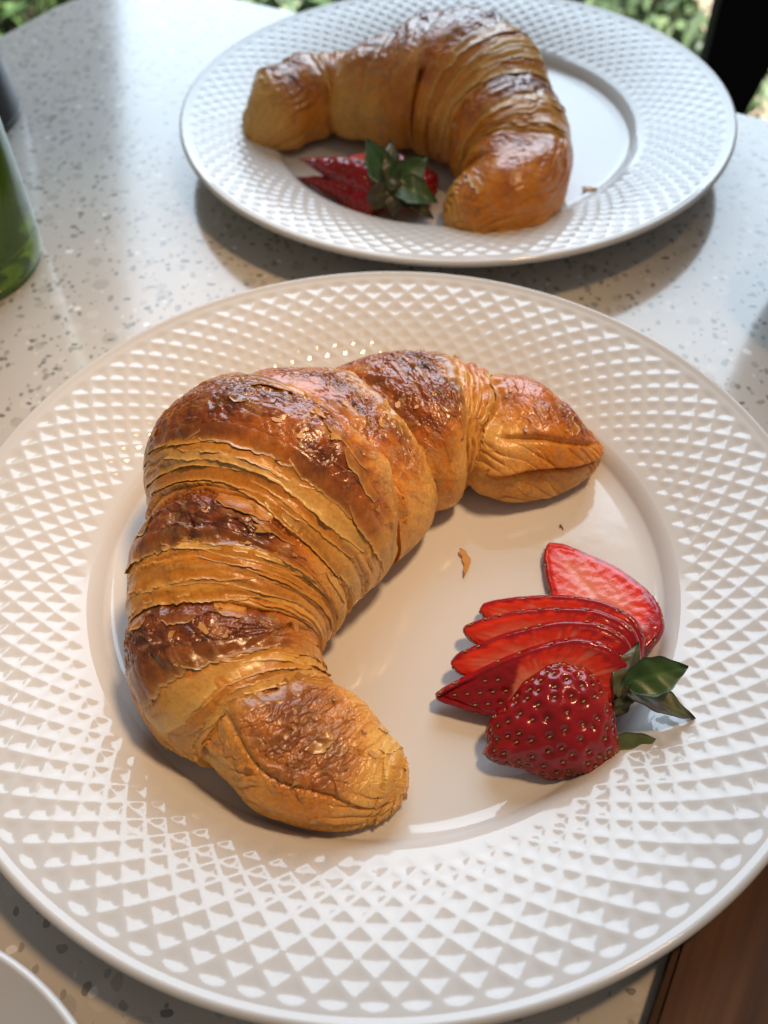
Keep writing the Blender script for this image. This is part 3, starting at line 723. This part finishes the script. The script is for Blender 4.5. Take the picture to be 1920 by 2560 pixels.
FS = [(0.111, 73, 1), (0.1186, 82, 1), (0.1053, 58, 1), (0.1179, 96, 0.6), (0.0988, 137, 0.8), (0.0996, 120, 0.7), (0.0992, 161, 0.7), (0.0805, 78, 1), (0.0801, 90, 0.9), (0.0774, 103, 0.9), (0.0797, 59, 0.9), (0.0584, 57, 0.9), (0.0561, 81, 0.8), (0.0519, 94, 0.8), (0.0546, 34, 0.9), (0.0542, 53, 0.7), (0.0275, 87, 0.9), (0.0202, 90, 0.9), (0.0164, 80, 0.8), (0.0328, 83, 0.7), (0.0221, 73, 0.6), (0.1431, 79, 0.9), (0.1492, 94, 0.9), (0.1514, 116, 0.8), (0.1492, 139, 0.4), (0.1698, 79, 1), (0.177, 86, 0.9), (0.1827, 105, 0.6), (0.1701, 103, 0.4), (0.2056, 97, 0.3), (0.2174, 114, 0.5), (0.0973, 56, 0.3)]
FP = [(.0005, 74, .85, .009), (.000, 150, .9, .012), (.003, 40, .6, .010), (.034, 150, .5, .008), (.012, 200, .6, .02), (.034, 20, .3, .015), (.058, 178, .7, .014), (.085, 180, .8, .016), (.100, 184, .6, .014), (.15, 178, .6, .016), (.187, 178, .8, .014), (.199, 140, .5, .008), (.127, 90, .45, .006), (.1275, 105, .5, .007), (.121, 127, .5, .007), (.112, 147, .5, .006), (.151, 86, .4, .005), (.153, 106, .45, .005), (.156, 126, .45, .005), (.158, 150, .5, .006)]
FLAPS = [(.0400, 73, .0050), (.0375, 86, .0042), (.0345, 100, .0034), (.0868, 100, .0036), (.082, 108, .0042), (.118, 104, .0040), (.113, 108, .0046), (.122, 100, .0034), (.109, 118, .0040), (.127, 92, .0036), (.145, 112, .0036), (.056, 120, .0040), (.0545, 133, .0036), (.103, 150, .0030), (.139, 96, .0034), (.074, 118, .0034)]
croissant('golden brown croissant with flaky layered bands on the front plate', (0, 0, 0), FRONT, (.01, 0), FB, FK, FS, FP, 1000, 560, 21, 90, shrink=(0, 0), flaps=FLAPS, sheets=8, seams=[(.006, .040, 40, 60, .0007, 1), (.010, .030, 8, 22, .0012, 1), (.197, .226, 158, 150, .0022, -1), (.200, .222, 118, 128, .0009, -1)])

BACK = [[-0.0591, 0.2727, 0.0118, 0.0185], [-0.0517, 0.2719, 0.02, 0.0307], [-0.039, 0.2773, 0.0229, 0.0348], [-0.0259, 0.285, 0.0246, 0.0371], [-0.0116, 0.2884, 0.0241, 0.0361], [0.0019, 0.2825, 0.0292, 0.0435], [0.0156, 0.2775, 0.0343, 0.0507], [0.0282, 0.2745, 0.0393, 0.0579], [0.0415, 0.2692, 0.0413, 0.0605], [0.0507, 0.2606, 0.0399, 0.0582], [0.0573, 0.2503, 0.0366, 0.053], [0.0611, 0.2407, 0.0325, 0.0467], [0.065, 0.2296, 0.0301, 0.0431], [0.0671, 0.2183, 0.0275, 0.039], [0.0646, 0.2056, 0.0256, 0.036], [0.056, 0.1925, 0.0229, 0.0321], [0.0455, 0.1897, 0.0196, 0.0258], [0.0356, 0.1891, 0.0119, 0.0147]]
def slant(s0, k): return [(s0 + k * (p - 90) / 90 * .012, p) for p in (10, 50, 90, 130, 170)] + [(s0 + k * .004, 270)]
BBd = [slant(.036, -.3), slant(.052, -.3), slant(.075, -.5), slant(.098, -.5), slant(.124, .5), slant(.142, .5), slant(.158, .5), slant(.173, .5)]
BK = [('tip', 1), ('ribs', 1), ('crust', 1), ('crust', 1), ('crust', 0), ('layers', -1), ('crust', -1), ('layers', -1), ('tip', -1)]
BS = [(.010, 90, .8, .012), (.022, 80, .7, .010), (.064, 75, .7, .010), (.088, 80, .7, .012), (.108, 80, .9, .012), (.118, 60, 1, .012), (.148, 80, .9, .010), (.152, 60, .7, .010), (.182, 90, .6, .008), (.075, 105, .45, .012), (.100, 122, .35, .012), (.135, 105, .45, .010), (.166, 85, .5, .008)]
BP = [(.0, 60, 1, .012), (.0, 140, 1, .013), (.06, 175, .5, .02), (.095, 130, .35, .008)]
croissant('plump golden croissant curled round a cut strawberry on the back plate', (0, 0, 0), BACK, (.0428, .24), BBd, BK, BS, BP, 520, 330, 57, 12, soft=.62, sheets=6)

# ------------------------------------------------------------------ strawberries
SEED = lathe('seed', [(0.00001, -.00062), (.00018, -.0004), (.00028, -.0001), (.00024, .0002), (.00011, .00046), (.00001, .0006)], 8)
SEED.materials.append(M_SEED)
RED = np.array([.36, .006, .010]); DEEP = np.array([.20, .004, .010]); ORED = np.array([.70, .032, .006]); PINK = np.array([.74, .24, .15]); WHITE = np.array([.80, .46, .34])

def outline(L, W, n, sharp=1.0, pu=.60, pe=.78):
    u = (1 - np.cos(np.linspace(0, np.pi, n // 2 + 1))) / 2
    w = np.sin(np.pi * u ** pu) ** pe * (1 - .30 * sharp * u)
    x = u * L
    P = np.concatenate([np.c_[x, W * w], np.c_[x, -W * w][1:-1][::-1]])
    return P
def frame(stem, tip, nrm):
    s, t, n = Vector(stem), Vector(tip), Vector(nrm)
    X = (t - s).normalized(); Zz = (n - X * n.dot(X)).normalized(); Y = Zz.cross(X)
    return Matrix(((X.x, Y.x, Zz.x, s.x), (X.y, Y.y, Zz.y, s.y), (X.z, Y.z, Zz.z, s.z), (0, 0, 0, 1))), (t - s).length
def add_seeds(parent, pts):
    for (p, n, ax) in pts:
        o = bpy.data.objects.new('seed', SEED); COL.objects.link(o); o.parent = parent
        Zv = Vector(ax); Nv = Vector(n).normalized(); Zv = (Zv - Nv * Zv.dot(Nv)).normalized(); Xv = Nv; Yv = Zv.cross(Xv)
        o.matrix_local = Matrix(((Xv.x, Yv.x, Zv.x, p[0]), (Xv.y, Yv.y, Zv.y, p[1]), (Xv.z, Yv.z, Zv.z, p[2]), (0, 0, 0, 1)))
def slice_(root, stem, tip, nrm, W, thick, seed, bend=0.0, core=1.0, blunt=True, skin=None):
    """a slab of strawberry: cut face up (+Z), skin round the edge"""
    Mx, L = frame(stem, tip, nrm); n = 160
    rng = np.random.default_rng(seed)
    O = outline(L, W, n, .75, .66, .66) if blunt else outline(L, W, n); m = len(O); cen = np.array([.42 * L, 0])
    wob = 1 + .035 * noise3(np.cos(np.arange(m) / m * 6.283) * 3, np.sin(np.arange(m) / m * 6.283) * 3, 0 * np.arange(m), seed)
    O = cen + (O - cen) * wob[:, None]
    tipseeds = []
    if skin:
        for i in range(-3, 4):
            for j in range(8):
                x_, y_ = skin * L + .002 + j * .0036 + (.0018 if i % 2 else 0), i * .0032
                d_ = np.array([x_, y_]) - cen; jj = int(np.argmin(np.abs(np.arctan2((O - cen)[:, 1], (O - cen)[:, 0]) - math.atan2(d_[1], d_[0]))))
                if np.hypot(*d_) < .9 * np.hypot(*(O[jj] - cen)) and x_ / L - .1 * y_ / W > skin + .03: tipseeds.append((x_, y_))
    nr = 40 if skin else 26; rows = []; cols = []
    ang = np.arctan2((O - cen)[:, 1], (O - cen)[:, 0])
    for k in range(nr):
        q = (k + .02) / (nr - 1) if k else .01
        q = min(q, 1.0)
        p = cen + (O - cen) * q
        z = -.0004 * sstep(.9, 1, np.full(m, q)) + .00022 * noise3(p[:, 0] * 400, p[:, 1] * 400, 0 * p[:, 0], seed) - .0003 * np.exp(-(p[:, 1] / .0012) ** 2) * (p[:, 0] < .75 * L) * core
        rows.append(np.c_[p, z])
        st = noise3(np.cos(ang) * 9, np.sin(ang) * 9, np.full(m, q * 1.2), seed + 3)
        st2 = noise3(p[:, 0] * 260, p[:, 1] * 900, 0 * ang, seed + 4)
        f = q + .20 * st + .10 * st2 - .30 * (p[:, 0] / L - .42)
        c = np.broadcast_to(PINK * np.array([1, .45 + .5 * core, .45 + .5 * core]), (m, 3)).copy()
        c = c + (WHITE - c) * (np.clip(.35 - np.abs(p[:, 1]) / (.32 * W), 0, 1) * 1.6 * core)[:, None]
        c = c + (ORED - c) * sstep(.34, .80, f)[:, None]; c = c + (RED - c) * sstep(.84, .99, f)[:, None]
        veins = sstep(.22, .5, st) * sstep(.2, .5, q) * (1 - sstep(.8, .95, q)); c = c + (PINK - c) * (veins * .55)[:, None]
        if skin:
            xs = p[:, 0] / L - .10 * p[:, 1] / W
            sm = sstep(skin - .015, skin + .015, xs + .02 * st)
            pit = np.zeros(m)
            for (a_, b_) in tipseeds: pit = np.maximum(pit, np.exp(-((p[:, 0] - a_) ** 2 + (p[:, 1] - b_) ** 2) / .0009 ** 2))
            rows[-1][:, 2] -= .45 * thick * np.clip((xs - skin) / (1 - skin), 0, 1) ** 1.5 * (.3 + .7 * q) + sm * .0005 * pit
            c = c + ((DEEP + (RED - DEEP) * .5) * (1 - .4 * pit)[:, None] - c) * sm[:, None]
        cols.append(np.c_[c, np.full(m, .20)])
    # skin
    ns_ = 14; sp = 2 * np.pi * .3
    dn = np.roll(O, -1, 0) - np.roll(O, 1, 0); nn = np.c_[dn[:, 1], -dn[:, 0]]; nn /= np.linalg.norm(nn, axis=1, keepdims=True)
    if np.sum(nn * (O - cen)) < 0: nn = -nn
    per = np.r_[0, np.cumsum(np.linalg.norm(np.diff(O, axis=0), axis=1))]
    seeds = []; spc = .0040; nseed = int(per[-1] / spc)
    sp_pts = [(per[-1] * (j + .5 * (r_ % 2) + rng.uniform(-.3, .3)) / nseed, (-thick) * (.30 + .38 * r_ + rng.uniform(-.12, .12))) for j in range(nseed) for r_ in range(max(1, int(thick / .0032))) if rng.uniform() < .55]
    for k in range(1, ns_ + 1):
        v = k / ns_; z = -thick * v; bul = .0011 * math.sin(math.pi * v)
        pit = np.zeros(m)
        for (a_, zz) in sp_pts: pit = np.maximum(pit, np.exp(-(((per - a_) / .0009) ** 2 + ((z - zz) / .0009) ** 2)))
        p = O + nn * (bul + .0003 - .0006 * pit)[:, None]
        rows.append(np.c_[p, np.full(m, z)])
        c = DEEP + (RED - DEEP) * (.5 + .5 * noise3(p[:, 0] * 200, p[:, 1] * 200, z * 200 + 0 * pit, seed))[:, None] + 0
        c = c * (1 - .35 * pit)[:, None]; cols.append(np.c_[c, np.full(m, .16)])
    for k in range(6):
        q = 1 - (k + 1) / 6.05; p = cen + (O - cen) * q; rows.append(np.c_[p, np.full(m, -thick)])
        c = ORED + (PINK - ORED) * (1 - q); cols.append(np.c_[np.tile(c, (m, 1)), np.full(m, .25)])
    V = np.concatenate(rows); V[:, 2] += bend * (V[:, 0] / L) ** 2
    F = grid_faces(len(rows), m)
    me = mesh_np('slice', V, F, np.concatenate(cols))
    o = link('slice', me, M_BERRY, root); o.matrix_local = Mx
    pts = []
    for (a_, zz) in sp_pts:
        j = int(np.argmin(np.abs(per - a_))); b_ = .0011 * math.sin(math.pi * min(1, -zz / thick))
        pos = np.r_[O[j] + nn[j] * (b_ + .0001), zz]; pos[2] += bend * (pos[0] / L) ** 2
        pts.append((pos, (nn[j][0], nn[j][1], 0), (1, 0, .01)))
    for (x_, y_) in tipseeds:
        xs = x_ / L - .10 * y_ / W; z_ = -.45 * thick * max(0, (xs - skin) / (1 - skin)) ** 1.5 * .8 - .0003
        pts.append(((x_, y_, z_ + bend * (x_ / L) ** 2), (0, 0, 1), (1, .1, 0)))
    add_seeds(o, pts)
    return o
def cap_(root, stem, tip, nrm, W, H, seed, sharp=.6, nm='outer_slice', pu=.68, pe=.66):
    """the rounded outer piece: convex seeded skin up, flat cut below"""
    Mx, L = frame(stem, tip, nrm); n = 200; O = outline(L, W, n, sharp, pu, pe); m = len(O); cen = np.array([.42 * L, 0])
    wob = 1 + .09 * noise3(np.cos(np.arange(m) / m * 6.283) * 2.2, np.sin(np.arange(m) / m * 6.283) * 2.2, 0 * np.arange(m), seed); O = cen + (O - cen) * wob[:, None]
    nr = 74; rows, cols = [], []
    # seed lattice
    g = .0043; sp = []
    for i in range(-12, 13):
        for j in range(-12, 24):
            x = j * g * .92 + (.5 * g if i % 2 else 0); y = i * g * .80
            sp.append((x, y))
    sp = np.array(sp) + .00055 * np.random.default_rng(seed).normal(size=(len(sp), 2))
    def dome(q): return H * (np.clip(1 - q ** 2.3, 0, 1)) ** .62
    pts = []
    ang_o = np.arctan2((O - cen)[:, 1], (O - cen)[:, 0])
    rad = np.hypot(*(O - cen).T)
    # the lattice lives in surface arc length: compress towards the rim
    def to_surf(x, y):
        d = np.array([x, y]) - np.array([.42 * L, 0]); a_ = math.atan2(d[1], d[0]); j = int(np.argmin(np.abs((ang_o - a_ + np.pi) % (2 * np.pi) - np.pi)))
        q = np.hypot(*d) / rad[j] / 1.28
        return j, q
    S3 = []
    for (x, y) in sp:
        j, q = to_surf(x, y)
        if q > 1.12: continue
        qq = math.sin(min(q, 1) * math.pi / 2) if q < 1 else 1.0
        p = cen + (O[j] - cen) * qq
        z = float(dome(np.array(qq))) if q < 1 else -.0012 * (q - 1) / .12
        S3.append((p[0], p[1], z, j, qq))
    S3 = np.array(S3)
    for k in range(nr):
        q = math.sin(max(k, .15) / (nr - 1) * math.pi / 2); p = cen + (O - cen) * q; z = np.full(m, float(dome(np.array(q))))
        z = z + .0006 * noise3(p[:, 0] * 110, p[:, 1] * 110, z * 110, seed)
        d2 = (p[:, 0:1] - S3[None, :, 0]) ** 2 + (p[:, 1:2] - S3[None, :, 1]) ** 2 + (z[:, None] - S3[None, :, 2]) ** 2
        pit = np.exp(-d2.min(1) / .00105 ** 2)
        e = np.sqrt(d2.min(1)); puff = .00016 * sstep(.0007, .0022, e)
        inward = np.c_[(O - cen) / rad[:, None] * q ** 4, np.full(m, 1.0)]; inward /= np.linalg.norm(inward, axis=1, keepdims=True)
        P3 = np.c_[p, z] + inward * (puff - .00065 * pit)[:, None]
        rows.append(P3)
        nz = fbm(p[:, 0] * 120, p[:, 1] * 120, z * 120, 3, seed + 2)
        c = DEEP + (RED - DEEP) * np.clip(.55 + 1.1 * nz, 0, 1)[:, None]
        c = c + (np.array([.50, .06, .03]) - c) * (sstep(.75, 1.0, 1 - p[:, 0] / L) * .5 * np.clip(.5 + 2 * nz, 0, 1))[:, None]
        c = c * (1 - .45 * pit)[:, None]
        cols.append(np.c_[c, np.clip(.17 + .15 * nz, .1, .4)])
    for z_, q in ((-.001, 1.0), (-.0022, .985), (-.0024, .8), (-.0024, .4), (-.0024, .02)):
        p = cen + (O - cen) * q; rows.append(np.c_[p, np.full(m, z_)]); c = DEEP if q > .9 else ORED; cols.append(np.c_[np.tile(c, (m, 1)), np.full(m, .2)])
    V = np.concatenate(rows); F = grid_faces(len(rows), m)
    o = link(nm, mesh_np(nm, V, F, np.concatenate(cols)), M_BERRY, root); o.matrix_local = Mx
    for (x, y, z, j, qq) in S3:
        j = int(j); dz = .0025
        nrm_ = np.r_[(O[j] - cen) / rad[j] * qq ** 4, max(.02, (1 - qq ** 6))]
        pts.append(((x - nrm_[0] * .00038, y - nrm_[1] * .00038, z - .00038 * nrm_[2]), nrm_, (1, .15, .05)))
    add_seeds(o, pts)
    return o
def leaf(root, base, tip, nrm, W, mat, bend=.002, fold=.25, nm='sepal', blunt=.9):
    Mx, L = frame(base, tip, nrm); nu, nv = 22, 11; V, C = [], []
    for side in (0, 1):
        for i in range(nu):
            u = i / (nu - 1); w = W * (max(0, math.sin(math.pi * u ** blunt)) ** .75 * (1 - .10 * u) * (1 - .55 * u ** 4) + .10 * (1 - u)) + .00008
            for j in range(nv):
                v = -1 + 2 * j / (nv - 1)
                y = v * w * (1 + .04 * math.sin(u * 23)); z = fold * abs(y) + bend * math.sin(math.pi * u) + .0003 * math.sin(u * 18 + 3 * v) - side * .00035
                V.append((u * L, y, z))
                vein = max(math.exp(-(v / .09) ** 2), .5 * math.exp(-((u * 7 - abs(v) * 1.6) % 1.0 - .5) ** 2 / .008))
                g = 1 + .55 * vein - .35 * (u > .9) - .25 * (abs(v) > .85); C.append((g, g, g * .9, 1))
    g = grid_faces(nu, nv, False); F = np.concatenate([g, g[:, ::-1] + nu * nv])
    e = []
    for i in range(nu - 1):
        for j in (0, nv - 1):
            a, b = i * nv + j, (i + 1) * nv + j; e.append([a, b, b + nu * nv, a + nu * nv] if j else [b, a, a + nu * nv, b + nu * nv])
    F = np.concatenate([F, np.array(e)])
    o = link(nm, mesh_np(nm, np.array(V), F, np.array(C)), mat, root); o.matrix_local = Mx
    return o

fs = empty('strawberry', (0, 0, 0)); tag(fs, 'cut strawberry fanned into slices with seeds and green leaves on the front plate', 'strawberry', 'cut strawberries')
slice_(fs, (.0735, -.0365, .0130), (.0537, .0052, .0085), (.02, -.34, .94), .0142, .0050, 3, core=.6)
slice_(fs, (.0715, -.0400, .0165), (.0294, -.0205, .0110), (.05, -.55, .83), .0108, .0048, 4)
slice_(fs, (.0695, -.0440, .0190), (.0238, -.0293, .0130), (.05, -.58, .80), .0112, .0048, 5)
slice_(fs, (.0675, -.0470, .0205), (.0193, -.0408, .0135), (.02, -.58, .80), .0118, .0050, 6)
slice_(fs, (.0655, -.0515, .0205), (.0146, -.0500, .0115), (.0, -.60, .78), .0122, .0060, 8, blunt=False, skin=.60)
cap_(fs, (.0612, -.0560, .0170), (.0258, -.0668, .0100), (-.05, -.62, .78), .0166, .0085, 9)
leaf(fs, (.0640, -.0535, .0220), (.0816, -.0500, .0240), (.1, -.45, .9), .0052, M_LEAF, .002, .15)
leaf(fs, (.0640, -.0545, .0205), (.0832, -.0604, .0140), (.25, .1, .95), .0045, M_LEAFO, .001, .25)
leaf(fs, (.0570, -.0665, .0095), (.0765, -.0662, .0100), (.0, -.55, .8), .0046, M_LEAFL, .0012, .2)
leaf(fs, (.0570, -.0675, .0070), (.0755, -.0680, .0070), (.0, -.35, .9), .0042, M_LEAFO, .0006, .15)
leaf(fs, (.0625, -.0560, .0190), (.0700, -.0415, .0235), (-.6, -.5, .7), .0032, M_LEAFO, .001, .35)
leaf(fs, (.0620, -.0570, .0160), (.0690, -.0480, .0180), (.3, -.5, .8), .0030, M_LEAFL, .001, .3)
leaf(fs, (.0610, -.0590, .0140), (.0660, -.0520, .0200), (.4, -.7, .6), .0026, M_LEAFO, .001, .3)

bs = empty('strawberry', (0, 0, 0)); tag(bs, 'cut strawberry with big dark green leaf crown on the back plate', 'strawberry', 'cut strawberries')
cap_(bs, (.0085, .2030, .0185), (-.0335, .2345, .0150), (-.45, -.55, .70), .0085, .0050, 23, 1.2, pu=.6, pe=.8)
cap_(bs, (.0070, .2000, .0135), (-.0350, .2305, .0075), (-.45, -.60, .65), .0075, .0050, 24, 1.2, pu=.6, pe=.8)
slice_(bs, (.0120, .2080, .0210), (-.0120, .2300, .0165), (-.2, -.3, .9), .0120, .0060, 25)
cap_(bs, (.0120, .2030, .0150), (.0310, .2240, .0085), (.35, -.45, .85), .0125, .0075, 29, .5)
cap_(bs, (.0060, .2000, .0135), (-.0180, .2190, .0070), (-.2, -.55, .8), .0100, .0050, 30, .5)
c0 = (.0100, .2000, .0195)
for tip_, nrm_, w_, mt in (((-.0012, .2235, .0300), (-.2, -.8, .5), .0062, M_LEAF), ((.0095, .2190, .0315), (0, -.8, .5), .0042, M_LEAFO), ((.0262, .2140, .0255), (.2, -.7, .6), .0062, M_LEAF),
        ((.0300, .1970, .0125), (.3, -.5, .8), .0068, M_LEAF), ((.0280, .1925, .0070), (.3, -.6, .7), .0050, M_LEAFO), ((.0105, .1915, .0078), (0, -.8, .5), .0042, M_LEAFO), ((-.0030, .1990, .0085), (-.3, -.7, .5), .0052, M_LEAFO)):
    leaf(bs, c0, tip_, nrm_, w_, mt, .002, .2, blunt=.75)
stem = link('stem', lathe('stem', [(.00001, -.004), (.0035, -.003), (.0042, 0), (.0022, .002), (.0016, .0035), (.00001, .0036)], 16), M_LEAFO, bs); stem.location = c0; stem.rotation_euler = (R(60), 0, 0)
mc = stem.data.color_attributes.new('Col', 'FLOAT_COLOR', 'POINT'); mc.data.foreach_set('color', np.ones(4 * len(stem.data.vertices), np.float32))

# ------------------------------------------------------------------ crumbs
def crumb(label, p0, p1, w, mat, seed, up=.0012):
    p0, p1 = np.array(p0), np.array(p1); d = p1 - p0; L = np.linalg.norm(d); d /= L; side = np.array([-d[1], d[0], 0]); rng = np.random.default_rng(seed)
    V, n = [], 9
    for zz in (.0005, 0):
        for i in range(n):
            u = i / (n - 1); ww = w * (.25 + math.sin(math.pi * u ** .7)) * rng.uniform(.6, 1.2)
            c = p0 + d * L * u + side * .0012 * math.sin(u * 4)
            for sg in (-1, 1): V.append(c + side * ww * sg + np.array([0, 0, zz + up * (abs(u - .5) * 2) ** 2 + .0003 * (sg > 0)]))
    F = [[2 * i, 2 * i + 2, 2 * i + 3, 2 * i + 1] for i in range(n - 1)] + [[2 * n + 2 * i + 1, 2 * n + 2 * i + 3, 2 * n + 2 * i + 2, 2 * n + 2 * i] for i in range(n - 1)]
    for i in range(n - 1):
        F += [[2 * i, 2 * n + 2 * i, 2 * n + 2 * i + 2, 2 * i + 2], [2 * i + 1, 2 * i + 3, 2 * n + 2 * i + 3, 2 * n + 2 * i + 1]]
    F += [[0, 1, 2 * n + 1, 2 * n], [2 * n - 2, 4 * n - 2, 4 * n - 1, 2 * n - 1]]
    o = link('pastry_crumb', mesh_np('pastry_crumb', V, F, smooth=False), mat); tag(o, label, 'crumb', 'loose pastry crumbs on the plates')
crumb('thin curled pastry flake lying in the middle of the front plate', (.0252, .0062, .0045), (.0268, -.0040, .0045), .0010, M_FLAKE, 1)
crumb('small golden pastry flake on the back plate, right of its croissant', (.0985, .2152, .0045), (.1055, .2150, .0048), .0013, M_FLAKE, 2)
crumb('tiny brown crumb on the front plate rim below the strawberry leaves', (.0690, -.0944, .0168), (.0700, -.0944, .0168), .0004, M_FLAKE2, 3, .0001)

crumb('tiny dark speck on the front plate beside the bright glint above the strawberry', (.0590, .0145, .0043), (.0597, .0146, .0043), .0003, M_FLAKE2, 4, .0001)
# ------------------------------------------------------------------ things round the edge of the picture
def bottle():
    t = empty('glass_bottle', (-.184, .179, .0003)); tag(t, 'green glass bottle standing at the left edge', 'bottle')
    m, nt, b = new_mat('green_glass')
    b.inputs['Base Color'].default_value = (.34, .56, .03, 1); b.inputs['Transmission Weight'].default_value = .90; b.inputs['Roughness'].default_value = .03; b.inputs['IOR'].default_value = 1.48
    outer = [(.0005, .006), (.02, .003), (.030, .0), (.0345, .001), (.0372, .005), (.0375, .012), (.0372, .11), (.036, .125), (.026, .155), (.015, .175), (.0135, .22), (.0145, .222), (.0145, .23), (.0125, .231)]
    inner = [(.0105, .229), (.0105, .18), (.022, .156), (.0325, .125), (.0337, .11), (.0337, .016), (.031, .011), (.02, .0125), (.0005, .014)]
    link('glass', lathe('glass', outer + inner, 96), m, t)
    w = plain('yellow_drink', (.70, .68, .03), .10, **{'Transmission Weight': .4, 'IOR': 1.33})
    link('drink', lathe('drink', [(.0005, .0145), (.02, .013), (.0308, .0115), (.0334, .0165), (.0334, .108), (.0005, .1082)], 64), w, t)
bottle()
def shaker():
    t = empty('pepper_shaker', (-.2265, .312, .0003)); tag(t, 'black shaker with grey rounded cap behind the green bottle, left edge', 'shaker')
    link('body', lathe('body', [(.0005, 0), (.036, 0), (.039, .002), (.0395, .005), (.037, .03), (.034, .042)], 64), M_SHBLACK, t)
    link('cap', lathe('cap', [(.034, .0421), (.0335, .050), (.030, .060), (.021, .068), (.0005, .071)], 64), M_SHGREY, t)
shaker()
def cup():
    t = empty('grey_cup', (.2005, .128, .0003)); tag(t, 'dark grey cup just inside the right edge beside the plates', 'cup')
    link('body', lathe('body', [(.0005, .0), (.030, 0), (.034, .002), (.0385, .02), (.0405, .05), (.0408, .056), (.0395, .057), (.0385, .055), (.0365, .02), (.031, .006), (.0005, .005)], 72), M_GREY, t)
    n, k = 20, 8; V = []
    for i in range(n):
        a = R(-90 + 180 * i / (n - 1)); cxx, czz = .037 + .020 * math.cos(a), .030 + .017 * math.sin(a)
        for j in range(k):
            b_ = 6.283 * j / k; rr = .0035
            V.append((cxx + rr * math.cos(b_) * math.cos(a), rr * math.sin(b_), czz + rr * math.cos(b_) * math.sin(a)))
    link('handle', mesh_np('handle', np.array(V), grid_faces(n, k)), M_GREY, t)
cup()
def board():
    t = empty('wooden_board', (0, 0, 0)); tag(t, 'dark brown wooden board under the front plate at the bottom right corner', 'board')
    ang = R(60.0); W_, L_ = .13, .30
    d = Vector((math.cos(ang), math.sin(ang))); n = Vector((d.y, -d.x)); e0 = Vector((.0605, -.1255))
    for k in range(3):
        w = W_ / 3 - .0006
        c = e0 + n * (W_ / 3 * (k + .5)) - d * (L_ / 2 - .075)
        o = link('plank', rbox('plank', w, L_, .0095, .0016), M_WOOD, t); o.location = (c.x, c.y, .0003 + .00475); o.rotation_euler.z = ang - math.pi / 2
board()
def chair():
    t = empty('black_chair', (.36, .62, -.74), R(-8)); tag(t, 'black chair standing past the table at the upper right', 'chair')
    def bar(nm, c, s_):
        o = link(nm, rbox(nm, *s_, .004), M_BLACK, t); o.location = c
        return o
    def taper(nm, x0, x1, sg, z0, z1, wb, wt):
        V = []
        for z, w in ((z0, wb), (z0 + .6 * (z1 - z0), wb), (z1 - .12, wt), (z1, wt * .9)):
            for (xx, yy) in ((0, -.016), (w, -.016), (w, .016), (0, .016)): V.append((x0 + sg * xx, yy, z))
        F = [[int(q) for q in f] for f in grid_faces(4, 4)] + [[3, 2, 1, 0], [12, 13, 14, 15]]
        if sg < 0: F = [f[::-1] for f in F]
        link(nm, mesh_np(nm, np.array(V), F, smooth=False), M_BLACK, t)
    taper('back_post', -.072, 0, 1, 0, .86, .030, .085)
    taper('back_post', .372, 0, -1, 0, .86, .030, .085)
    bar('seat', (.15, -.23, .45), (.43, .42, .03))
    for sx in (-.05, .35): bar('leg', (sx, -.41, .217), (.032, .032, .434))
    for z in (.66, .75, .83): bar('back_slat', (.15, 0, z), (.30, .016, .05))
chair()

scene.render.engine = 'CYCLES'
scene.cycles.max_bounces = 12; scene.cycles.transmission_bounces = 12
scene.render.resolution_x = 768; scene.render.resolution_y = 1024
